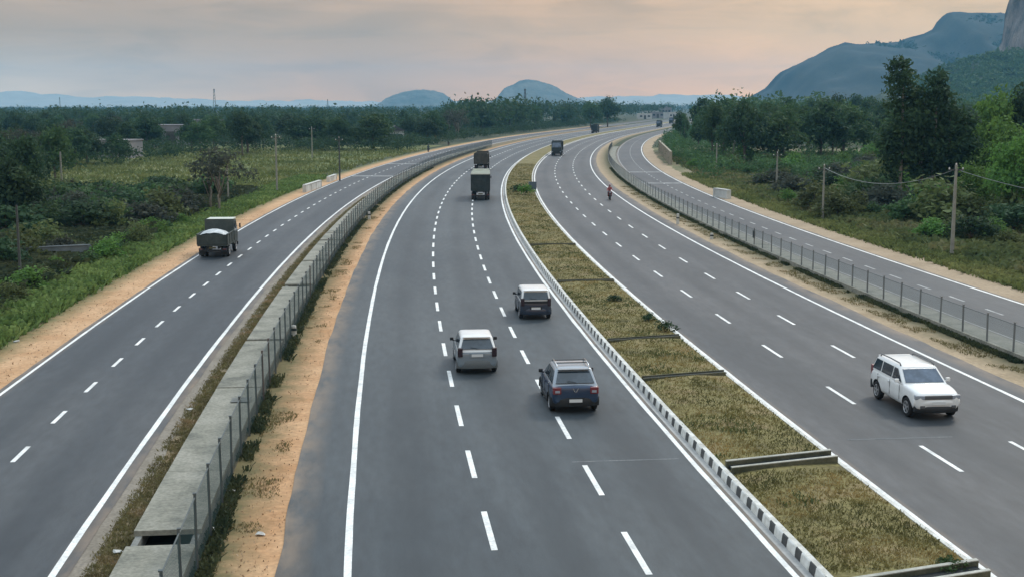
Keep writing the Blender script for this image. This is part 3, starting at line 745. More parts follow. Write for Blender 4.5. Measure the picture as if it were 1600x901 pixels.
for j in range(len(ss)-1):
    for i in range(len(oo)-1):
        s, o = ss[j], oo[i]; st = 122 + 20*mnoise.noise(Vector((o/13,0,2))) + 7*mnoise.noise(Vector((o/3,s/3,2))) - max(0,(o+52))*.7
        if s > st and o > -100+9*mnoise.noise(Vector((s/12,1,7))): a = j*len(oo)+i; fs.append((a,a+1,a+1+len(oo),a+len(oo)))
b = MB(); b.add(vs, fs); tag(b.build('meadow', MEADOW), kind='structure')
ribbon('scrubland', 23, 95, 40, 330, .006, SCRUBG, wa=.2, wb=3)
tufts('field_grass', 'rough yellow green grassland beyond the left service road', pts, .12, .5, .6, GR_FIELD, 3, .4)
pts = []
while len(pts) < 22000:
    Y = 48 + 110*rng.random()**1.2; px = -60+520*rng.random(); X = (px-800)/F*Y; s, o = so(X,Y)
    if -100 < o < -35: pts.append((X,Y,0))
tufts('undergrowth', 'dark undergrowth filling the low ground left of the service road', pts, .25, 1.0, .6, GR_DARK, 3, .45)
pts = []
while len(pts) < 36000:
    Y = 62 + 220*rng.random()**1.2; px = 1040+620*rng.random(); X = (px-800)/F*Y; s, o = so(X,Y)
    if 26 < o < 120: pts.append((X,Y,0))
tufts('undergrowth', 'rough green undergrowth of the right scrubland', pts, .12, .7, .6, GR_SCRUB, 3, .45)
PEB = mat('pebble', (.27,.17,.095), (.42,.32,.22), scale=3, rough=.95)
tufts('gravel', 'loose stones scattered on the orange dirt shoulder', scat(3200, 20, 120, -18.0, -16.6, 0.012, 1.9), .015, .045, .1, PEB, 1, .7)['category'] = 'gravel'
tufts('gravel', 'loose stones scattered on the sandy left verge', scat(2200, 36, 130, -31.4, -28.7, 0.012, 1.7), .02, .06, .1, PEB, 1, .7)['category'] = 'gravel'
# green plants in the median: by the small sign, and dark clumps by the right kerb
x, y = ground(820, 306); s, o = so(x, y)
MS = {}
def mini(kind, s, o, h, label, wide=1.0, grp=None):
    lm = {'g':LF_MID,'d':LF_DARK,'b':LF_BRIGHT}[kind]; e = make_tree('shrub', dome(6, .7, 0, 1.0, .36), 420, .17, lm, [(0,0,.03,.5)], BARK)
    e.location = P(s, o, .2); e.scale = (h*wide, h*wide, h); tag(e, label, 'shrub', grp)
mini('b', s-2, -1.6, 1.3, 'green leafy shrub on the median at the foot of the small grey sign', 1.2)
mini('g', s+3, -2.6, 1.0, 'small green shrub on the median beside the leafy one by the sign', 1.3)
for (px,py,h,l) in ((1040,522,.5,'low dark shrub clump against the right kerb of the median'),(958,478,.45,'low dark green clump on the median behind the small white roofed car'),(1010,505,.4,'low green clump on the median between two thin cross drains')):
    s, o = so(*ground(px,py)); mini('d', s, min(o,-.7), h, l, 1.5)
s, o = so(*ground(1510,892)); mini('g', s, -1.1, .34, 'low green weeds by the cross drain at the lower photo edge', 1.7)

# ------------------------------------------------------------------ hills
def hill(name, D, prof, depth, m, rough, seed, crag=0.0, *, n=110, nv=60, label=None, front=1.0, back=.25):
    px = np.array([p[0] for p in prof]); ht = np.array([CAMH + (HOR-p[1])/F*D for p in prof]); X = (px-800)/F*D
    xs = np.linspace(X[0], X[-1], n); hs = np.interp(xs, X, ht); vs = []; fs = []
    for j in range(nv+1):
        v = -1 + 2*j/nv
        for i in range(n):
            k = 1-abs(v)**1.6; k = k if v > 0 else (1-abs(v)**front)
            h = hs[i]*k; x = xs[i]; y = D + v*depth*(back if v > 0 else 1)
            ridge = 1-2*abs(mnoise.noise(Vector((x/rough/1.6, y/rough/5, seed+9))))
            nz = mnoise.fractal(Vector((x/rough/4, y/rough/4, seed)), .9, 2.1, 6)
            h += (nz*.30 + ridge*.22)*rough*min(1,h/rough)*(1-.6*math.exp(-((v)/.06)**2)); vs.append((x + .2*rough*nz*(1-k), y + rough*.5*mnoise.noise(Vector((x/rough, h/rough, seed+4))), max(h,-2)))
            if crag: a, b_, c_ = vs[-1]; q1 = mnoise.noise(Vector((a/14,b_/14,c_/9))); q2 = mnoise.noise(Vector((a/40,b_/40,c_/24+7))); vs[-1] = (a+crag*(.5*q1+q2), b_+crag*(q1+1.6*q2), c_)
    for j in range(nv):
        for i in range(n-1): a = j*n+i; fs.append((a, a+1, a+n+1, a+n))
    me = bpy.data.meshes.new(name); me.from_pydata(vs, [], fs); me.materials.append(m); me.polygons.foreach_set('use_smooth', [True]*len(fs)); me.update()
    o = link(name, me); o['kind'] = 'structure'; return o
HILLM = mat('hill_scrub', (.008,.014,.010), (.026,.028,.021), scale=.016, rough=.95, c3=(.016,.022,.014), fine=.5, stretch=(1,1,.45), contrast=(.38,.66), bump=1.0, bscale=.03)
ROCK = mat('cliff_rock', (.055,.055,.045), (.24,.20,.17), scale=.05, rough=.95, c3=(.15,.125,.11), fine=.35, stretch=(1,1,.4), bump=1.0, bscale=.12, contrast=(.36,.62))
FOREST = mat('hill_forest', (.010,.022,.013), (.05,.07,.032), scale=.05, rough=.95, c3=(.022,.038,.019), fine=.6, contrast=(.38,.64), bump=1.0, bscale=.08)
hill('hill', 2700, [(1130,168),(1165,158),(1195,144),(1205,133),(1215,121),(1235,105),(1255,95),(1290,84),(1330,74),(1350,70.5),(1385,68),(1420,67.5),(1432,63),(1445,58),(1458,43),(1467,32),(1480,28),(1500,27),(1535,27.5),(1568,28),(1640,30),(1720,60),(1850,150)], 620, HILLM, 60, 1.5, n=150)
hill('rocky_hill', 1500, [(1538,108),(1544,92),(1548,72),(1551,46),(1555,22),(1561,-6),(1575,-34),(1640,-60),(1720,-66),(1800,-30),(1850,60),(1900,140)], 230, ROCK, 30, 3.7, 9.0, n=140, nv=90, front=5, back=.04)
hill('hill', 1250, [(1330,166),(1400,140),(1440,122),(1470,111),(1500,101),(1530,93),(1556,88),(1600,92),(1700,90),(1850,110),(1950,160)], 330, FOREST, 16, 6.1, n=150, nv=80)
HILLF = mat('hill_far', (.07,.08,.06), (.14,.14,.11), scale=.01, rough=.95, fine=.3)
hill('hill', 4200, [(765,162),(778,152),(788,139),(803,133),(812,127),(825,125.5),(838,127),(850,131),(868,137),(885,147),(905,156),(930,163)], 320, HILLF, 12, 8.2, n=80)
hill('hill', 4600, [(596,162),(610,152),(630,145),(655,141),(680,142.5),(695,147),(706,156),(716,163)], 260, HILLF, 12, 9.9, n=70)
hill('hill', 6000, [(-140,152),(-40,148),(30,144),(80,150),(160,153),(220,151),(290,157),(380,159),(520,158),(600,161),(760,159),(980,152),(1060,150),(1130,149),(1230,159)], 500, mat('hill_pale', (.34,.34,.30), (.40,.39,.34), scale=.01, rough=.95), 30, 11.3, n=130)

crest = []
for i in range(1100):
    px = 1245+355*rng.random(); D = 2450+245*rng.random()
    prof = [(1195,144),(1205,133),(1235,105),(1290,84),(1350,70.5),(1420,67.5),(1445,58),(1458,43),(1480,28),(1568,28),(1640,30)]
    top = CAMH + (HOR-np.interp(px,[p[0] for p in prof],[p[1] for p in prof]))/F*2700
    v = abs((D-2700)/620); hgt = top*(1-v); r = 2.5+3*rng.random()
    crest.append(((px-800)/F*2700, D, hgt-1.0, r))
vv = [cloud([(X,Y,z+r*.6,r,r,r*.9)], 26, r*.9) for X,Y,z,r in crest]
tag(link('hill_woodland', quads_mesh('hill_woodland', np.concatenate(vv), LF_DARK)), 'scattered trees on the slope and crest of the big hill', 'wood', kind='stuff')
vv = []
for i in range(1500):
    px = 1380+240*rng.random(); D = 1000+250*rng.random()
    top = CAMH + (HOR-np.interp(px,[1330,1400,1440,1470,1500,1530,1556,1600,1700],[166,140,122,111,101,93,88,92,90]))/F*1250
    z = max(0, top*(1-abs((D-1250)/330))); r = 2.5+3.5*rng.random(); vv.append(cloud([((px-800)/F*1250,D,z+r*.7,r,r,r)], 40, r*.6))
tag(link('hill_woodland', quads_mesh('hill_woodland', np.concatenate(vv), LF_MID)), 'woodland covering the foothill below the rock cliff', 'wood', kind='stuff')

# ------------------------------------------------------------------ the haze
hb = MB(); hb.box((0, 3350, 112), (11600, 7500, 230)); hz = hb.build('haze', mat('haze_surface',(0,0,0)))
hm = bpy.data.materials.new('haze'); hm.use_nodes = True; t = hm.node_tree
t.nodes.remove(t.nodes['Principled BSDF']); pv = t.nodes.new('ShaderNodeVolumePrincipled')
pv.inputs['Color'].default_value = (.24,.64,1.0,1); pv.inputs['Density'].default_value = 1.35e-4
t.links.new(pv.outputs[0], t.nodes['Material Output'].inputs['Volume'])
hz.data.materials.clear(); hz.data.materials.append(hm); hz['kind'] = 'stuff'; hz.display_type = 'WIRE'
try: hm.cycles.homogeneous_volume = True
except Exception: pass
# ------------------------------------------------------------------ vehicles
GLASS = mat('car_glass', (.018,.030,.042), (.045,.065,.085), scale=1.6, rough=.05, spec=.9, contrast=(.42,.62))
GLASSB = mat('windscreen_glass', (.035,.06,.095), (.09,.13,.19), scale=1.8, rough=.05, spec=.9, contrast=(.42,.62))
TYRE = mat('tyre_rubber', (.018,.018,.019), rough=.85)
RIM = mat('alloy', (.45,.46,.47), rough=.35, metal=.7)
BLACKP = mat('black_plastic', (.022,.024,.026), rough=.55)
GREYP = mat('grey_plastic', (.10,.105,.11), rough=.5)
CHROME = mat('chrome', (.6,.61,.62), rough=.2, metal=.9)
GREYP2 = mat('bumper_grey', (.13,.145,.15), rough=.5); LAMPD = mat('smoked_lamp', (.03,.016,.02), rough=.15, spec=.6)
RED = mat('tail_lamp_red', (.17,.025,.03), rough=.2, spec=.6, coat=.5)
REDD = mat('tail_lamp_dark', (.10,.035,.04), rough=.2, spec=.6, coat=.5)
LENS = mat('lamp_lens', (.28,.31,.35), rough=.12, spec=.8)
PLATEM = mat('number_plate', (.62,.64,.64), rough=.5)
def paint(name, c, metal=0.0): return mat(name, c, tuple(x*.9 for x in c), scale=2.5, rough=.3, spec=.45, coat=.35, metal=metal)
P_WHITE = paint('paint_white', (.74,.75,.74)); P_NAVY = paint('paint_navy', (.030,.055,.105), .25); P_SILV = paint('paint_silver', (.22,.265,.30), .2); P_DARK = paint('paint_slate', (.035,.048,.075), .2)

def bool_cut(o, cutters):
    for c in cutters:
        md = o.modifiers.new('cut', 'BOOLEAN'); md.operation = 'DIFFERENCE'; md.object = c; md.solver = 'EXACT'
        try: md.material_mode = 'TRANSFER'
        except Exception: pass
    dg = bpy.context.evaluated_depsgraph_get(); dg.update(); me = bpy.data.meshes.new_from_object(o.evaluated_get(dg))
    o.modifiers.clear(); o.data = me
    for c in cutters: bpy.data.objects.remove(c)
def subsurf(o, lv):
    md = o.modifiers.new('s','SUBSURF'); md.levels = lv; md.render_levels = lv
    dg = bpy.context.evaluated_depsgraph_get(); dg.update(); me = bpy.data.meshes.new_from_object(o.evaluated_get(dg)); o.modifiers.clear(); o.data = me
def wheel(parent, x, y, r, wd, side, nm='wheel'):
    b = MB(); b.lathe([(-wd/2+.02,r*.62),(-wd/2,r*.8),(-wd/2+.02,r*.95),(-wd/2+.05,r),(wd/2-.05,r),(wd/2-.02,r*.95),(wd/2,r*.8),(wd/2-.02,r*.62)], 'X', (x,y,r), 28)
    w_ = b.build(nm, TYRE, parent, smooth=True)
    b = MB(); o = side*wd/2
    b.lathe([(o-side*.05,r*.63),(o-side*.005,r*.64),(o,r*.58),(o-side*.03,r*.54),(o-side*.05,r*.5)], 'X', (x,y,r), 28)
    for k in range(5):
        a = 2*math.pi*k/5+.3; b.box((x+o-side*.02, y+math.cos(a)*r*.33, r+math.sin(a)*r*.33), (.03, r*.5, r*.17), Matrix.Rotation(a,3,'X'))
    b.lathe([(o-side*.04,r*.18),(o-side*.002,r*.14)], 'X', (x,y,r), 16)
    b.build('rim', RIM, w_, smooth=True); return w_

def car(label, s, off, facing, q):
    x, y, z = P(s, off, .036); th = ref(s)[2]
    e = empty('car', (x,y,z), -th + (0 if facing > 0 else math.pi) + q.get('yaw',0), label, 'car')
    L, W, H = q['L'], q['W'], q['H']; hw = W/2; f, r_ = L/2, -L/2; belt = q['belt']; hood = q['hood']; gc = q['gc']
    pt_ = q['paint']; wr = q['wr']; wf, wb = q['axles']
    cowl = q['cowl']
    st = [(r_, gc+.22, belt-.12, .86), (r_+.03, gc+.10, belt-.05, .93), (r_+.14, gc+.04, belt-.01, .975), (r_+.5, gc, belt, .995), (0, gc-.02, belt-.02, 1.0), (cowl-.25, gc-.02, belt-.04, 1.0), (cowl, gc-.02, hood+.035, .995), (cowl+.35, gc, hood+.02, .985), (f-.42, gc+.01, hood-.03, .965), (f-.16, gc+.05, hood-.10, .925), (f-.05, gc+.09, hood-.17, .86), (f, gc+.18, hood-.27, .76)]
    vs = []; k = 0
    for (yy, zb, zt, wk) in st:
        w = hw*wk; h = zt-zb
        half = [(0,zb),(w*.8,zb),(w*.965,zb+.09*h),(w,zb+.42*h),(w,zb+.62*h),(w*.975,zb+.84*h),(w*.93,zt-.025),(w*.80,zt),(0,zt+.02)]
        ring = half + [(-a,b_) for a, b_ in half[-2:0:-1]]; k = len(ring); vs += [(a,yy,b_) for a, b_ in ring]
    n = len(st); fs = [tuple(range(k)), tuple(range((n-1)*k, n*k))[::-1]]
    for i in range(n-1):
        for j in range(k): fs.append((i*k+j, (i+1)*k+j, (i+1)*k+(j+1)%k, i*k+(j+1)%k))
    b = MB(); b.add(vs, fs); body = b.build('body', [pt_, BLACKP], e); subsurf(body, 1)
    cut = []
    for yy in (wf, wb):
        c = MB(); c.lathe([(-hw-.3, wr*1.16),(hw+.3, wr*1.16)], 'X', (0,yy,wr*1.02), 32); o = c.build('cut', BLACKP); o.location = (0,0,0); cut.append(o)
    old = (body.parent, ); body.parent = None; bool_cut(body, cut); body.parent = e
    body.data.polygons.foreach_set('use_smooth', [True]*len(body.data.polygons)); body.data.set_sharp_from_angle(angle=R(38))
    # dark wheel-well liner under the floor
    b = MB(); b.box((0,(wf+wb)/2,gc+.19),(W-.42,wf-wb+2.6*wr,.34)); b.build('underbody', BLACKP, e)
    # greenhouse
    g = q['gh']   # windscreen foot, windscreen head, tailgate-glass head, tailgate-glass foot
    z0 = belt-.05; zr = H-.07
    wa, wbp = hw*.93, hw*q.get('tumble',.76)
    def ring(z, q_, ins, rad):
        w = wa+(wbp-wa)*q_ - ins; yf = g[0]+(g[1]-g[0])*q_ - ins; yb = g[3]+(g[2]-g[3])*q_ + ins; o = []
        for cx, cy, a0 in ((w-rad,yf-rad,0),(-w+rad,yf-rad,90),(-w+rad,yb+rad,180),(w-rad,yb+rad,270)):
            for t in range(5): a = R(a0+22.5*t); o.append((cx+rad*math.cos(a), cy+rad*math.sin(a), z))
        return o
    rings = [ring(z0,0,0,.10), ring(zr,1,0,.10), ring(H-.025,1,.045,.12), ring(H-.004,1,.13,.14), ring(H+.01,1,.40,.16)]
    m = len(rings[0]); b = MB(); vs = sum(rings, []); fs = [tuple(range(4*m,5*m))]
    for i in range(4):
        for j in range(m): fs.append((i*m+j, i*m+(j+1)%m, (i+1)*m+(j+1)%m, (i+1)*m+j))
    b.add(vs, fs); cab = b.build('cabin', q.get('roof', pt_), e, smooth=True)
    def fr(q_): return wa+(wbp-wa)*q_, g[0]+(g[1]-g[0])*q_, g[3]+(g[2]-g[3])*q_, z0+(zr-z0)*q_
    def glass(name, pts, nr, m_=GLASS): b = MB(); nr = Vector(nr).normalized(); b.plate([Vector(p)+nr*.004 for p in pts], nr, .012); return b.build(name, m_, e, bevel=.004)
    lo, hi = .13, .93
    w0, f0, b0, za = fr(lo); w1, f1, b1, zb_ = fr(hi)
    glass('windscreen', [(-w0+.09,f0,za),(w0-.09,f0,za),(w1-.09,f1,zb_),(-w1+.09,f1,zb_)], (0, zr-z0, g[0]-g[1]), GLASSB)
    rw0, rw1 = .10, .10
    glass('rear_window', [(w0-rw0,b0,za+.04),(-w0+rw0,b0,za+.04),(-w1+rw1,b1,zb_-.02),(w1-rw1,b1,zb_-.02)], (0,-(zr-z0), g[2]-g[3]), q.get('rglass',GLASS))
    def yat(front, q_): return (g[0]+(g[1]-g[0])*q_) if front else (g[3]+(g[2]-g[3])*q_)
    for sx in (1,-1):
        nr = (sx*(zr-z0), 0, wa-wbp)
        a0, a1 = yat(1,lo)-.14, yat(1,hi)-.14; c0, c1 = yat(0,lo)+.14, yat(0,hi)+.12
        bp, cp = q['bpillar'], q['cpillar']
        for (p0,p1,p2,p3) in ((a0,bp+.04,bp+.04,a1),(bp-.04,cp+.04,cp+.04,bp-.04),(cp-.05,c0,c1,cp-.05)):
            if p0-p1 < .12: continue
            glass('side_window', [(sx*w0,p0,za),(sx*w0,p1,za),(sx*w1,p2,zb_),(sx*w1,p3,zb_)], nr)
        # door seams and handle, mirror, lamps
        for yy in (bp, cowl-.18, cp-.12):
            b = MB(); b.box((sx*(hw-.001), yy, (belt+gc)/2+.06), (.012,.012,belt-gc-.26)); b.build('door_seam', BLACKP, e)
        for yy in (bp-.12, cp-.02):
            b = MB(); b.box((sx*(hw+.005), yy, belt-.16), (.03,.17,.035)); b.build('door_handle', q.get('hmat', pt_), e, bevel=.008)
        b = MB(); b.box((sx*(hw+.075), g[0]-.32, belt+.06), (.15,.09,.13)); b.box((sx*(hw-.01), g[0]-.32, belt+.0), (.10,.06,.05)); b.build('wing_mirror', q.get('mirror', pt_), e, bevel=.02)
        tl = q['tail']
        b = MB(); b.box((sx*(hw*.935-tl[0]/2), r_+.07+tl[4], tl[2]), (tl[0],.20,tl[1])); b.build('tail_lamp', tl[3], e, bevel=.025)
        if q.get('tail2'):
            b = MB(); b.box((sx*(hw*.92-tl[0]/2), r_-.034+tl[4], tl[2]-.03), (tl[0]*.55,.02,tl[1]*.35)); b.build('reversing_lamp', LENS, e, bevel=.005)
        b = MB(); b.box((sx*(hw*.72), f-.13, hood-.235), (.36,.20,.15), Matrix.Rotation(-sx*.22,3,'Z')); b.build('headlight', LENS, e, bevel=.03)
        b = MB(); b.box((sx*hw*.64, f-.02, gc+.20), (.16,.08,.10)); b.build('fog_lamp', GREYP, e, bevel=.02)
        if q.get('rails'):
            b = MB(); xx = sx*(wbp-.09); b.tube([(xx,g[1]-.10,H-.02),(xx,g[1]-.2,H+.065),((xx),(g[1]+g[2])/2,H+.085),(xx,g[2]+.25,H+.065),(xx,g[2]+.12,H-.02)], .024, 8); b.build('roof_rail', q['rails'], e, smooth='all')
        for yy in (wf, wb): wheel(e, sx*(hw-.115), yy, wr, .21, sx)
        if q.get('clad'):
            b = MB(); b.box((sx*(hw-.03), (wf+wb)/2, gc+.06), (.10, wf-wb-2.35*wr, .16)); b.build('sill', q['clad'], e, bevel=.03)
            for yy in (wf, wb):
                b = MB(); vs = []; fs = []
                for i in range(15):
                    a = R(-8+196*i/14)
                    for rr, xo in ((wr*1.15,hw-.05),(wr*1.15,hw+.022),(wr*1.30,hw+.012),(wr*1.32,hw-.05)): vs.append((sx*xo, yy+rr*math.cos(a), wr*1.02+rr*math.sin(a)))
                for i in range(14):
                    for j in range(4): fs.append((4*i+j, 4*i+(j+1)%4, 4*i+4+(j+1)%4, 4*i+4+j))
                b.add(vs, fs); b.build('wheel_arch', q['clad'], e)
    if q.get('bars'):
        for yy in (g[1]-.45, g[2]+.55): b = MB(); b.box((0,yy,H+.075),(2*wbp-.14,.05,.03)); b.build('roof_bar', BLACKP, e, bevel=.01)
    def bumper(y0, sgn, zlo, zhi, m_, nm, wk=.985, t=.17):
        b = MB(); pts = []; 
        for i in range(9):
            u = -1+2*i/8; pts.append((u*hw*wk, y0 - sgn*t*abs(u)**3.2*.9))
        vs = []; 
        for (px_,py_) in pts:
            vs += [(px_,py_-sgn*.10,zlo),(px_,py_-sgn*.02,zlo),(px_,py_+sgn*.015,zlo+(zhi-zlo)*.35),(px_,py_+sgn*.012,zlo+(zhi-zlo)*.8),(px_,py_-sgn*.02,zhi),(px_,py_-sgn*.14,zhi)]
        fs = [tuple(range(6)), tuple(range(48,54))]
        for i in range(8):
            for j in range(6): fs.append((6*i+j, 6*i+6+j, 6*i+6+(j+1)%6, 6*i+(j+1)%6))
        b.add(vs, fs); return b.build(nm, m_, e, smooth=True)
    rb = q['rbump']; bumper(r_-.02, -1, rb[0], rb[1], rb[2], 'rear_bumper')
    fb = q['fbump']; bumper(f+.015, 1, fb[0], fb[1], fb[2], 'front_bumper', .95)
    if len(fb) > 3: bumper(f+.03, 1, fb[3], fb[4], fb[5], 'bumper_valance', .90, .20)
    # tailgate recess, plate, badge
    b = MB(); b.box((0, r_-.005, q['plate'][0]+.005), (.62,.03,.18)); b.build('plate_recess', q.get('recess', BLACKP), e, bevel=.01)
    b = MB(); b.box((0, r_-.026-q['plate'][1], q['plate'][0]), (.46,.012,.11)); b.build('number_plate', PLATEM, e)
    b = MB(); b.box((0, f+.035, fb[0]+.12), (.48,.012,.11)); b.build('number_plate', PLATEM, e)
    b = MB(); b.box((0, f-.045, hood-.235), (hw*1.15,.10,.14)); b.box((0, f+.002, hood-.235), (hw*.98,.012,.025)); b.build('grille', q.get('grille', BLACKP), e, bevel=.015)
    if q.get('badge'):
        b = MB(); zc = q['badge']; yb_ = r_-.012
        for sx in (1,-1): b.plate([(0,yb_,zc-.10),(sx*.05,yb_,zc-.07),(sx*.11,yb_,zc+.06),(sx*.07,yb_,zc+.06)], (0,-1,0), .018)
        b.build('badge', CHROME, e)
    if q.get('ledge'):
        b = MB(); b.box((0, r_+.055, belt-.045), (W*.84,.15,.12)); b.build('glare_cover', BLACKP, e, bevel=.02)  # added black cover hides sky glare on the rear ledge
    # spoiler over the rear glass, wiper
    b = MB(); b.box((0, g[2]-.02, H-.035), (wbp*1.72,.20,.03)); b.build('spoiler', q.get('roof', pt_), e, bevel=.012)
    b = MB(); yb0, zz = b0-.02, za+.07; b.tube([(.02,yb0,zz),(-.28,yb0+.02,zz+.06)], .010, 6); b.build('rear_wiper', BLACKP, e)
    for dx in (-.36, .36):
        b = MB(); b.box((dx*hw/.9, (bp+cowl)/2-.25, belt+.10), (.44,.14,.46), Matrix.Rotation(.2,3,'X')); 
        b.build('seat', GREYP, e, bevel=.05)
    return e
hatch = dict(L=3.85,W=1.69,H=1.53,belt=.98,hood=.93,gc=.20,wr=.295,axles=(1.22,-1.22),cowl=.86,gh=(.88,.12,-1.55,-1.905),bpillar=-.05,cpillar=-.98,paint=P_SILV,roof=P_WHITE,  # silver car; the white roof puts bright sky reflection into the colour
  tail=(.20,.36,.93,LAMPD,-.02),rbump=(.26,.60,GREYP2),fbump=(.25,.52,P_SILV),plate=(.80,.0),recess=P_SILV,mirror=BLACKP)
navy = dict(L=3.80,W=1.74,H=1.56,belt=1.03,hood=.99,gc=.26,wr=.31,axles=(1.20,-1.20),cowl=.84,gh=(.86,.14,-1.36,-1.80),bpillar=-.06,cpillar=-.98,paint=P_NAVY,roof=paint('paint_grey_roof',(.30,.34,.38),.3),
  tail=(.30,.24,.86,RED,-.02),tail2=True,rbump=(.28,.60,BLACKP),fbump=(.27,.52,BLACKP),plate=(.50,.03),recess=BLACKP,rails=CHROME,bars=True,clad=BLACKP,badge=.88,mirror=BLACKP)
mini_ = dict(L=3.65,W=1.64,H=1.52,belt=.96,hood=.93,gc=.21,wr=.29,axles=(1.18,-1.18),cowl=.95,gh=(.98,.42,-1.63,-1.815),bpillar=.05,cpillar=-.92,paint=P_DARK,roof=P_WHITE,tumble=.84,
  tail=(.18,.38,.92,LAMPD,-.02),rbump=(.27,.60,P_DARK),fbump=(.26,.52,P_DARK),plate=(.60,.005),mirror=BLACKP,ledge=True)
suv = dict(L=4.10,W=1.74,H=1.58,belt=1.08,hood=1.05,gc=.29,wr=.345,axles=(1.33,-1.34),cowl=.92,gh=(.98,.30,-1.78,-2.06),bpillar=-.12,cpillar=-1.10,paint=P_WHITE,tumble=.80,
  tail=(.12,.36,1.0,RED,.03),rbump=(.34,.66,BLACKP),fbump=(.50,.72,P_WHITE,.28,.50,BLACKP),plate=(.80,.01),rails=GREYP,grille=GREYP,mirror=P_WHITE)
def spot(px, py): s, o = so(*ground(px, py)); return float(s), float(o)
def put(px, py, along=0): s, o = spot(px, py); return s+along, o
s, o = put(743, 577, .95); car('silver hatchback with its roof whitened for sky reflection, driving in the middle lane, seen from behind', s, o, 1, hatch)
s, o = put(890, 633, .1); car('navy blue hatchback with roof bars and red tail lamps, nearest car on the left carriageway', s, o, 1, navy)
s, o = put(834, 495, .6); car('small dark slate car with a white roof, driving right beside the median kerb', s, o, 1, mini_)
s, o = put(1463, 647, 1.1); car('white sport utility car coming towards the viewer on the right carriageway', s, o-.40, -1, suv)

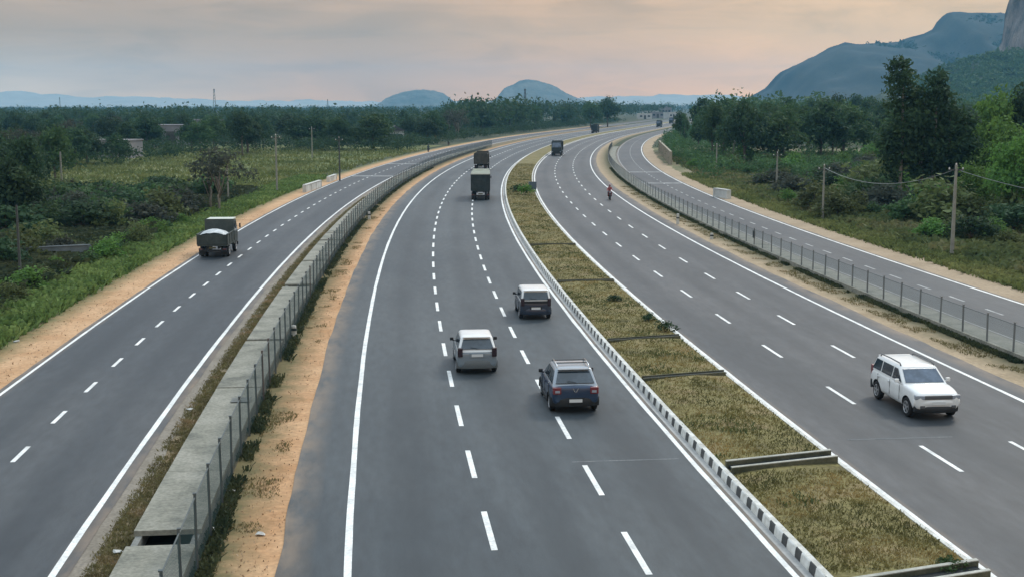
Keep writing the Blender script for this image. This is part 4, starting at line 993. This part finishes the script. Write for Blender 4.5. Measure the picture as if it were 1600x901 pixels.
# trucks
def truck(label, s, off, facing, W, L, H, bedz, body, cabc, roofc, load=None, boxy=False, tiny=False, cat='truck'):
    x, y, z = P(s, off, .036); e = empty('truck', (x,y,z), -ref(s)[2] + (0 if facing > 0 else math.pi), label, cat)
    hw = W/2; r_ = -L/2; cabL = 1.9; fy = L/2; bed1 = fy-cabL-.12; side = (H-.1) if boxy else bedz+.72
    b = MB(); 
    for sx in (1,-1): b.box((sx*.4, 0, bedz-.22), (.12, L-.3, .2))
    b.box((0, r_+.12, .52), (W*.9,.1,.13)); b.build('chassis', BLACKP, e)
    b = MB(); b.box((0,(r_+bed1)/2,bedz-.06),(W,bed1-r_,.12)); b.build('bed_floor', body, e)
    for sx in (1,-1):
        b = MB(); b.box((sx*(hw-.03),(r_+bed1)/2,(bedz+side)/2),(.05,bed1-r_,side-bedz)); n = max(3,int((bed1-r_)/.8))
        for i in range(n+1): b.box((sx*(hw+.005), r_+.05+(bed1-r_-.1)*i/n, (bedz+side)/2), (.06,.07,side-bedz+.03))
        b.box((sx*(hw-.005),(r_+bed1)/2,side),(.09,bed1-r_,.07)); b.build('side_board', body, e)
    tg = MB(); tg.box((0,r_,(bedz+side)/2),(W-.1,.05,side-bedz-.02))
    for i in range(4): tg.box((-hw+.12+(W-.24)*i/3, r_-.035, (bedz+side)/2), (.07,.05,side-bedz))
    for k in (.12,.5,.88): tg.box((0, r_-.03, bedz+(side-bedz)*k), (W-.12,.045,.07))
    tg.build('tailgate', body, e)
    b = MB(); hb_ = H-.05; b.box((0,bed1,(bedz+hb_)/2),(W,.07,hb_-bedz)); b.build('headboard', body, e)
    if boxy:
        b = MB(); b.box((0,(r_+bed1)/2,H-.06),(W+.03,bed1-r_+.06,.08)); 
        for i in range(7): b.box((0, r_+.1+(bed1-r_-.2)*i/6, H-.0), (W+.02,.08,.06))
        b.build('tarpaulin', roofc, e)
        b = MB(); b.box((0,bed1+.12,H+.10),(W*.92,.22,.28)); b.build('wind_board', roofc, e, bevel=.03)
    elif load:
        b = MB(); nx, ny = 7, 9; vs = []; fs = []
        for j in range(ny+1):
            for i in range(nx+1):
                u = -1+2*i/nx; v = j/ny; vs.append((u*(hw-.07), r_+.06+(bed1-r_-.75)*v, bedz+.60+.42*(1-abs(u)**3)*math.sin(math.pi*min(1,v*1.1+.1))**.5+.07*mnoise.noise(Vector((i*.8,j*.8,2)))))
        for j in range(ny):
            for i in range(nx): a = j*(nx+1)+i; fs.append((a,a+1,a+nx+2,a+nx+1))
        b.add(vs, fs); b.build('load', load, e, smooth='all', fix=False)
    # cab
    b = MB(); zc = .62; b.add([(-hw*.94,bed1+.1,zc),(hw*.94,bed1+.1,zc),(hw*.94,fy,zc),(-hw*.94,fy,zc),(-hw*.96,bed1+.1,H*.58),(hw*.96,bed1+.1,H*.58),(hw*.96,fy+.03,H*.58),(-hw*.96,fy+.03,H*.58),(-hw*.86,bed1+.12,H-.14),(hw*.86,bed1+.12,H-.14),(hw*.86,fy-.28,H-.14),(-hw*.86,fy-.28,H-.14)],
      [(0,3,2,1),(0,1,5,4),(1,2,6,5),(2,3,7,6),(3,0,4,7),(4,5,9,8),(5,6,10,9),(6,7,11,10),(7,4,8,11),(8,9,10,11)]); b.build('cab', cabc, e, bevel=.05)
    b = MB(); b.box((0,(bed1+fy)/2-.1,H-.10),(W*.90,cabL-.35,.10)); b.build('cab_roof', roofc, e, bevel=.03)
    nr = Vector((0,(H*.42-.14),.31)).normalized()
    b = MB(); b.plate([Vector(p)+nr*.01 for p in [(-hw*.84,fy+.0,H*.60),(hw*.84,fy+.0,H*.60),(hw*.76,fy-.25,H-.2),(-hw*.76,fy-.25,H-.2)]], nr, .02); b.build('windscreen', GLASSB, e)
    for sx in (1,-1):
        b = MB(); b.plate([(sx*(hw*.955+.004),bed1+.45,H*.60),(sx*(hw*.955+.004),fy-.15,H*.60),(sx*(hw*.87+.012),fy-.36,H-.24),(sx*(hw*.87+.012),bed1+.45,H-.24)], (sx,0,.2), .012); b.build('side_window', GLASS, e)
        b = MB(); b.box((sx*(hw+.12), fy+.02, H*.72), (.10,.06,.34)); b.box((sx*(hw+.02), fy+.0, H*.72), (.22,.03,.03)); b.build('wing_mirror', BLACKP, e)
        b = MB(); b.box((sx*hw*.72, fy+.03, .86), (.24,.06,.18)); b.build('headlight', LENS, e, bevel=.03)
        b = MB(); b.box((sx*hw*.80, r_+.06, .62), (.26,.06,.11)); b.build('tail_lamp', REDD, e, bevel=.01)
        b = MB(); b.box((sx*(hw-.28), r_+.32, .42), (.46,.02,.50)); b.build('mudflap', BLACKP, e)
        for yy in ((r_+1.15,) if L < 6.5 else (r_+1.0, r_+2.15)):
            w_ = wheel(e, sx*(hw-.16), yy, .42, .26, sx); wheel(e, sx*(hw-.46), yy, .42, .24, -sx)
        wheel(e, sx*(hw-.16), fy-.95, .42, .26, sx)
    b = MB(); b.box((0, fy+.07, .52), (W*.96,.14,.24)); b.build('bumper', BLACKP, e, bevel=.03)
    b = MB(); b.box((0, r_+.02, .72), (.5,.02,.13)); b.build('number_plate', mat('worn_plate',(.10,.09,.05)), e)
    b = MB(); b.box((0, fy+.045, .95), (W*.62,.03,.36)); b.build('grille', BLACKP, e)
    return e
T_GREEN = mat('truck_green_grey', (.035,.047,.045), (.07,.083,.077), scale=1.2, rough=.7, fine=.15)
T_DARK = mat('truck_dark', (.022,.034,.036), (.045,.055,.055), scale=1.0, rough=.75, fine=.2)
T_BROWN = mat('truck_brown', (.05,.05,.042), (.09,.085,.07), scale=1.0, rough=.75, fine=.2)
T_CREAM = mat('truck_cream', (.50,.54,.47), (.58,.60,.54), scale=1.2, rough=.5)
SACK = mat('white_sacks', (.34,.37,.38), (.62,.65,.66), scale=2.2, rough=.8, fine=.1)
TARP = mat('dark_tarpaulin', (.020,.028,.032), (.05,.06,.062), scale=1.2, rough=.7)
s, o = put(331, 405, 2.6); truck('grey green open lorry carrying white sacks, seen from behind on the left service road', s, o, 1, 2.12, 5.2, 2.55, .95, T_GREEN, T_GREEN, T_CREAM, SACK)
s, o = put(751, 312, 2.6); truck('tall dark boxy lorry with a pale roof, nearer of the two driving in file', s, o, 1, 2.15, 8.0, 3.05, 1.15, T_DARK, T_BROWN, T_CREAM, TARP, True)
s, o = put(753, 265, 0); truck('dark covered lorry driving just ahead of the tall boxy one', s, o, 1, 2.2, 8.0, 2.8, 1.15, T_BROWN, T_DARK, T_BROWN, T_BROWN, True)
s, o = put(869, 242, -3.5); truck('dark lorry coming towards the viewer beside the far median', s, o+.4, -1, 2.3, 7.5, 3.0, 1.15, T_DARK, T_DARK, T_DARK, TARP, True)
truck('small dark lorry far off on the bend of the left carriageway', 500, -6.0, 1, 2.3, 7.5, 3.2, 1.15, T_DARK, T_DARK, T_DARK, TARP, True)
truck('tiny dark lorry at the far end of the right carriageway, the farther of two', 770, 3.0, -1, 2.4, 7.5, 3.3, 1.15, T_DARK, T_DARK, T_DARK, TARP, True)
truck('tiny dark lorry at the far end of the right carriageway, the nearer of two', 640, 7.0, -1, 2.4, 7.5, 3.2, 1.15, T_DARK, T_DARK, T_DARK, TARP, True)

# people on motorcycles
def skin(name, verts, edges, rad, m, parent=None, lv=1):
    me = bpy.data.meshes.new(name); me.from_pydata(verts, edges, []); o = link(name, me, None)
    md = o.modifiers.new('k','SKIN'); 
    for v, r in zip(me.skin_vertices[0].data, rad): v.radius = (r, r)
    me.skin_vertices[0].data[0].use_root = True
    ms = o.modifiers.new('s','SUBSURF'); ms.levels = lv; ms.render_levels = lv
    dg = bpy.context.evaluated_depsgraph_get(); dg.update(); m2 = bpy.data.meshes.new_from_object(o.evaluated_get(dg)); o.modifiers.clear(); o.data = m2
    m2.materials.clear(); m2.materials.append(m); m2.polygons.foreach_set('use_smooth', [True]*len(m2.polygons)); o.parent = parent; return o
SKIN = mat('skin', (.20,.11,.07), rough=.6); HELM = mat('helmet', (.03,.03,.035), rough=.3, coat=.4)
def rider(s, off, facing, label_m, label_p, shirt, trousers, bikem, helmet=HELM):
    x, y, z = P(s, off, .036); rz = -ref(s)[2] + (0 if facing > 0 else math.pi)
    e = empty('motorcycle', (x,y,z), rz, label_m, 'motorcycle')
    for yy in (.64, -.62):
        b = MB(); b.lathe([(-.045,.24),(-.05,.28),(-.03,.30),(.03,.30),(.05,.28),(.045,.24)], 'X', (0,yy,.30), 20); w_ = b.build('wheel', TYRE, e, smooth=True)
        b = MB(); b.lathe([(-.03,.05),(.03,.05)], 'X', (0,yy,.30), 10)
        for k in range(6): a = k*math.pi/3; b.box((0,yy+.13*math.cos(a),.30+.13*math.sin(a)),(.015,.24,.02),Matrix.Rotation(a,3,'X'))
        b.build('rim', RIM, w_)
    b = MB(); b.tube([(0,.64,.30),(0,.50,.72),(0,.44,.95)], .03, 8); b.tube([(0,.46,.80),(0,.0,.45),(0,-.35,.42),(0,-.62,.30)], .035, 8); b.tube([(0,.44,.78),(0,-.2,.68),(0,-.66,.72)], .03, 8); b.box((0,.05,.40),(.24,.36,.26)); b.build('frame', BLACKP, e)
    b = MB(); b.lathe([(-.20,.05),(-.14,.12),(.05,.14),(.2,.07)], 'Y', (0,.22,.82), 12); b.build('fuel_tank', bikem, e, smooth='all')
    b = MB(); b.box((0,-.28,.80),(.24,.62,.09)); b.build('seat', BLACKP, e, bevel=.03)
    b = MB(); b.tube([(-.36,.34,1.03),(-.12,.44,1.0),(.12,.44,1.0),(.36,.34,1.03)], .015, 6); b.build('handlebar', CHROME, e)
    b = MB(); b.lathe([(-.04,.05),(.05,.09),(.07,.085)], 'Y', (0,.52,.88), 14); b.build('headlight', LENS, e)
    b = MB(); b.box((0,-.76,.74),(.16,.05,.08)); b.build('tail_lamp', RED, e)
    b = MB(); b.tube([(.14,.05,.28),(.15,-.3,.28),(.16,-.75,.36)], .035, 8); b.build('exhaust', CHROME, e)
    p = empty('person', (x,y,z), rz, label_p, 'person')
    V = [(0,-.22,.90),(0,-.19,1.12),(0,-.12,1.36),(0,-.07,1.46),(0,-.03,1.56),(0,.0,1.68),
         (.18,-.10,1.38),(.27,.08,1.18),(.32,.30,1.06),(.34,.37,1.04),(-.18,-.10,1.38),(-.27,.08,1.18),(-.32,.30,1.06),(-.34,.37,1.04),
         (.11,-.16,.88),(.17,.20,.80),(.16,.02,.42),(.16,.12,.36),(-.11,-.16,.88),(-.17,.20,.80),(-.16,.02,.42),(-.16,.12,.36)]
    E_ = [(0,1),(1,2),(2,3),(3,4),(4,5),(2,6),(6,7),(7,8),(8,9),(2,10),(10,11),(11,12),(12,13),(0,14),(14,15),(15,16),(16,17),(0,18),(18,19),(19,20),(20,21)]
    rd = [.15,.15,.16,.08,.065,.10,.07,.055,.04,.04,.07,.055,.04,.04,.10,.08,.06,.05,.10,.08,.06,.05]
    skin('body', V, E_, rd, shirt, p)
    b = MB()
    for sx in (1,-1): b.tube([(sx*.05,-.26,.90),(sx*.12,-.12,.90),(sx*.175,.20,.81),(sx*.165,.02,.44)], [.125,.12,.10,.085], 10)
    b.build('trousers', trousers, p, smooth='all')
    b = MB(); n = 10; b.lathe([(.125*math.sin(math.pi*i/n) *-0 + -.13*math.cos(math.pi*i/n), max(.002,.135*math.sin(math.pi*i/n))) for i in range(n+1)], 'Z', (0,.0,1.70), 14); b.build('helmet', helmet, p, smooth='all')
    b = MB(); b.box((0,.115,1.69),(.17,.05,.09)); b.build('visor', GLASS, p, bevel=.02)
s, o = put(954, 313); rider(s, o-.1, -1, 'motorcycle at the outer edge line of the right carriageway', 'person in a red top riding along the outer edge line of the right carriageway', mat('red_cloth',(.30,.07,.07)), mat('dark_cloth',(.02,.022,.03)), RED, mat('pink_helmet',(.42,.25,.27),rough=.3))
s, o = put(667, 238); rider(s, o+.3, 1, 'motorcycle on the left service road, the nearer of two', 'person in dark clothes riding up the left service road, the nearer rider', mat('teal_cloth',(.03,.05,.05)), mat('dark_cloth',(.02,.022,.03)), BLACKP)
s, o = put(699, 228); rider(s, o+.3, 1, 'motorcycle on the left service road, the farther of two', 'person in a green top riding up the left service road, the farther rider', mat('green_cloth',(.06,.09,.05)), mat('dark_cloth',(.02,.022,.03)), BLACKP)

# ------------------------------------------------------------------ street furniture and small structures
POLE = mat('pole_concrete', (.19,.19,.165), (.28,.275,.24), scale=1.5, rough=.9, fine=.1)
POLED = mat('pole_dark', (.05,.055,.055), (.08,.085,.08), scale=1.5, rough=.8)
WHITEW = mat('whitewash', (.44,.44,.41), (.60,.60,.57), scale=.8, rough=.9, fine=.1)
def pole(px, by, h, label, m=POLE, r=.10, arm=True, lean=0.0, cat='utility pole'):
    x, y = ground(px, by); e = empty('utility_pole', (x,y,0), 0, label, cat, None)
    b = MB(); b.box((0,0,h/2-.2),(r*2.0,r*1.7,h+.4),None,.62); o = b.build('post', m, e); o.rotation_euler = (0,lean,0)
    if arm:
        b = MB(); b.box((0,0,h-.35),(1.1,.08,.09)); b.build('crossarm', POLED, e)
        for dx in (-.48,.0,.48): b = MB(); b.lathe([(0,.05),(.08,.065),(.14,.04)], 'Z', (dx,0,h-.31 if dx else h), 10); b.build('insulator', WHITEW, e)
    return e, (x,y,h)
pR, tR = pole(1487, 402, 6.6, 'tall pale power pole in the scrub on the right, nearest of the right hand poles', r=.125)
pR2, tR2 = pole(1285, 345, 5.2, 'pale power pole between the scrub shrubs, second nearest on the right')
pole(1213, 300, 4.9, 'short pale power pole in the right scrub, third nearest on the right', r=.115)
pole(1119, 272, 4.7, 'pale power pole by the bare earth patch beyond the right service road', r=.125)
pole(1146, 250, 6.8, 'upright pole of the pair that leans together in front of the right wood', r=.125)
pole(1141, 256, 6.6, 'leaning stay pole beside the upright pole in front of the right wood', r=.16, arm=False, lean=.20)
pole(433, 303, 7.2, 'pale power pole in the grass beyond the white culvert wall, tallest on the left', r=.11)
pole(488, 247, 6.3, 'pale power pole at the edge of the left wood, behind the tallest one', r=.12)
pole(531, 283, 6.2, 'dark power pole beside the left service road near the first pale stripe', POLED, r=.115)
pole(97, 297, 4.9, 'short pale pole in front of the dark bushy tree on the far left', r=.13, arm=False)
pole(33, 452, 5.0, 'thin dark post standing in front of the grey sheet wall at the left edge', POLED, r=.08, arm=False)
pole(357, 318, 4.2, 'thin grey post among the trunks of the sparse brownish tree', r=.09, arm=False)
WIRE = mat('wire', (.22,.24,.24), rough=.5)
def cable(a, c, sag, label):
    pts = []
    for i in range(25):
        u = i/24; pts.append((a[0]+(c[0]-a[0])*u, a[1]+(c[1]-a[1])*u, a[2]+(c[2]-a[2])*u - sag*4*u*(1-u)))
    b = MB(); b.tube(pts, .022, 5); tag(b.build('power_cable', WIRE), label, 'cable')
cable((tR[0]-.3,tR[1],tR[2]-.4),(tR2[0],tR2[1],tR2[2]-.2),1.2,'sagging power cable between the two nearest poles on the right')
cable((tR[0]+.3,tR[1],tR[2]-.4),(tR[0]+15,tR[1]-22,tR[2]-.5),1.5,'power cable running from the nearest right pole out of the photo')
# sign in the median
x, y = ground(838, 307); s, o = so(x, y); e = empty('road_sign', P(s, -.8, .25), -ref(s)[2], 'small square grey sign facing away on the median, above the green shrub', 'sign')
b = MB(); b.tube([(-.3,0,0),(-.3,0,1.0)], .035, 8); b.tube([(.3,0,0),(.3,0,1.0)], .035, 8); b.build('post', GREYP, e)
b = MB(); b.box((0,-.05,1.05),(.95,.03,.95)); b.build('board', mat('sign_back',(.07,.10,.13),(.10,.13,.16),scale=2,rough=.5), e, bevel=.01)
b = MB(); b.box((0,-.02,.8),(.8,.03,.05)); b.box((0,-.02,1.3),(.8,.03,.05)); b.build('bracket', STEEL, e)
# box hung on the right fence
x, y = ground(1152, 364, 1.2); s, o = so(x, y); b = MB(); b.box((0,0,0),(.75,.06,.55)); b.box((0,-.04,0),(.6,.03,.4)); o_ = b.build('fence_sign', T_DARK, bevel=.01); o_.location = P(s,13.12,1.1); o_.rotation_euler = (0,0,-ref(s)[2]+1.4); tag(o_, 'small dark board hung on the right wire fence', 'sign')
# marker posts
def marker(px, py, h, label):
    x, y = ground(px, py); e = empty('marker_post', (x,y,0), 0, label, 'marker post')
    b = MB(); b.box((0,0,h/2),(.26,.18,h),None,.86); b.build('post', WHITEW, e, bevel=.03); b = MB(); b.box((0,0,h*.62),(.275,.195,.12)); b.build('band', T_DARK, e)
marker(1059, 351, 1.0, 'white marker stone on the dirt strip beside the right carriageway, taller one')
marker(1112, 374, .5, 'small white marker stone near the foot of the right wire fence')
marker(511, 410, .75, 'white marker stone at the foot of the left wire fence, nearer one')
marker(577, 343, .75, 'white marker stone at the foot of the left wire fence, farther one')
marker(608, 300, .7, 'small white marker stone at the left fence where the road bends')
marker(459, 524, .5, 'squat white and dark stone on the left dirt shoulder by the fence')
# low white walls
def wall_thing(name, label, p0, p1, h, t, m, cap=True):
    x0, y0 = p0; x1, y1 = p1; ln = math.hypot(x1-x0,y1-y0); e = empty(name, ((x0+x1)/2,(y0+y1)/2,0), math.atan2(y1-y0,x1-x0), label, 'wall')
    b = MB(); b.box((0,0,h/2-.1),(ln,t,h+.2)); b.build('wall', m, e, bevel=.02)
    if cap: b = MB(); b.box((0,0,h+.04),(ln+.1,t+.1,.08)); b.build('coping', m, e, bevel=.01)
    n = max(1,int(ln/3))
    for i in range(n+1): b = MB(); b.box((-ln/2+ln*i/n,0,h/2),(.22,t+.12,h+.02)); b.build('pier', m, e)
wall_thing('culvert_wall', 'white culvert parapet beside the left service road, the longer one', ground(476,301), ground(500,293), .9, .35, WHITEW)
wall_thing('culvert_wall', 'short white culvert parapet beyond the longer one on the left', ground(513,285), ground(524,281), .75, .35, WHITEW)
wall_thing('culvert_wall', 'pale low parapet at the bare earth beyond the right service road', ground(1118,308), ground(1138,311), 1.0, .45, WHITEW)
wall_thing('boundary_wall', 'cream wall curving along the right service road at the wood', ground(1048,258), ground(1030,236), 2.4, .3, mat('cream_wall',(.27,.24,.18),(.36,.32,.25),scale=.4,rough=.9,fine=.1))
GREYW = mat('grey_sheet', (.10,.125,.135), (.16,.185,.195), scale=1.0, rough=.6, fine=.1)
wall_thing('sheet_wall', 'low blue grey sheet wall in the scrub at the left edge', (-38.5,82), (-29.3,86.5), 1.2, .1, GREYW)
def patch(name, X, Y, rx, ry, m, seed):
    b = MB(); n = 28; vs = [(X,Y,.008)]
    for i in range(n): a = 2*math.pi*i/n; k = 1+.28*mnoise.noise(Vector((math.cos(a)*1.4,math.sin(a)*1.4,seed))); vs.append((X+rx*k*math.cos(a), Y+ry*k*math.sin(a), .008))
    b.add(vs, [(0,1+i,1+(i+1)%n) for i in range(n)]); tag(b.build(name, m), kind='structure')
patch('bare_earth', -34.5, 98, 3.2, 7, SAND, 1); patch('bare_earth', *P(158,27.0)[:2], 4.5, 13, SAND, 2); patch('bare_earth', *P(140,27.5)[:2], 5, 9, SANDR, 3)
# houses
ROOFM = mat('roof_sheet', (.05,.055,.06), (.09,.09,.09), scale=.6, rough=.7); HW = mat('house_white', (.42,.43,.42), (.54,.54,.52), scale=.3, rough=.9); HG = mat('house_grey', (.19,.19,.20), (.27,.26,.27), scale=.3, rough=.9)
def house(X, Y, w_, d, h, label, wm=HW, flat=False, rz=.2):
    e = empty('house', (X,Y,0), rz, label, 'house')
    b = MB(); b.box((0,0,h/2),(w_,d,h)); b.build('wall', wm, e)
    if flat: b = MB(); b.box((0,0,h+.12),(w_+.3,d+.3,.24)); b.build('roof', wm, e)
    else:
        b = MB(); k = w_*.58; b.plate([(-k,-d/2-.4,h-.05),(0,-d/2-.4,h+w_*.28),(k,-d/2-.4,h-.05)], (0,1,0), d+.8); b.build('roof', ROOFM, e)
    for dx in (-w_*.28, w_*.28): b = MB(); b.box((dx,-d/2-.0,h*.55),(w_*.18,.08,h*.3)); b.build('window', GLASS, e)
    b = MB(); b.box((0,-d/2-.0,h*.36),(w_*.16,.1,h*.7)); b.build('door', T_BROWN, e)
house(*ground(617,222), 5.0, 5, 3.4, 'small white house with a dark roof among the trees left of the highway')
house(*pt(275,345), 15, 8, 5.4, 'long pale house with a flat roof showing through the left wood', HG, True, .1)
house(*pt(188,262), 8, 6, 3.6, 'small grey flat roofed house in the left wood, in front of the long pale one', HG, True, -.2)
house(*pt(330,420), 9, 7, 6.0, 'pale flat roofed house behind the sparse tree, deep in the left wood', HG, True, .3)
FT = ['far off white house at the end of the highway, nearest the road','far off grey house at the end of the highway, beside the nearest white one','far off low white house at the end of the highway','far off tall pale house where the road vanishes','far off pale house at the right side where the road vanishes','faint pale house farthest along the highway']
for i,(px,Y,w_,h) in enumerate(((1005,1010,11,4.2),(1024,1090,12,5),(1014,1230,14,5.5),(1036,1300,12,8.5),(1046,1040,9,5),(1028,1550,20,10))): house(*pt(px,Y), w_, 9, h, FT[i], HW if i%2==0 else HG, True, .1*i)
# lattice masts on the skyline
def mast(px, Y, h, label):
    x, y = pt(px, Y); e = empty('lattice_mast', (x,y,0), .3, label, 'mast'); w0 = h*.07
    for sx in (1,-1):
        for sy in (1,-1): b = MB(); b.tube([(sx*w0,sy*w0,0),(sx*w0*.25,sy*w0*.25,h)], .16, 5); b.build('leg', STEEL, e)
    b = MB(); n = 8
    for i in range(n):
        a, c = w0*(1-.75*i/n), w0*(1-.75*(i+1)/n); z0, z1 = h*i/n, h*(i+1)/n
        for (p, q_) in (((-a,-a),(c,-c)),((a,-a),(c,c)),((a,a),(-c,c)),((-a,a),(-c,-c))): b.tube([(p[0],p[1],z0),(q_[0],q_[1],z1)], .09, 4)
    b.build('bracing', STEEL, e); b = MB(); b.box((0,0,h+.6),(w0*.8,w0*.8,1.6)); b.build('antenna', STEEL, e)
mast(340, 1300, 26, 'tall lattice mast on the skyline above the left wood, nearest of the masts')
mast(101, 1700, 20, 'faint lattice mast on the skyline at the far left')
mast(820, 900, 21, 'lattice mast in front of the flat topped blue hill')
mast(515, 1800, 18, 'faint thin mast on the skyline between the tall mast and the low blue hill')
# litter
def litter(px, py, sz, label, z=0):
    x, y = ground(px, py); b = MB(); v = [Vector(rng.normal(size=3)).normalized()*sz*(.6+.6*rng.random()) for _ in range(14)]
    bm = bmesh.new(); [bm.verts.new((p.x,p.y,abs(p.z)*.6)) for p in v]; bmesh.ops.convex_hull(bm, input=bm.verts)
    me = bpy.data.meshes.new('litter'); bm.to_mesh(me); bm.free(); me.materials.append(WHITEW); o = link('litter', me); o.location = (x,y,z+.02); tag(o, label, 'litter')
litter(362,768,.13,'white scrap of litter in the weeds right of the left fence, farther one'); litter(331,829,.13,'white scrap of litter in the weeds right of the left fence, nearer one')
litter(182,864,.16,'white scrap of litter beside the missing slab of the drain'); litter(296,641,.14,'white scrap of litter in the dry strip left of the drain'); litter(408,836,.14,'flat pale scrap on the orange dirt shoulder')
litter(26,534,.15,'white scrap in the hedge at the edge of the left sand verge')
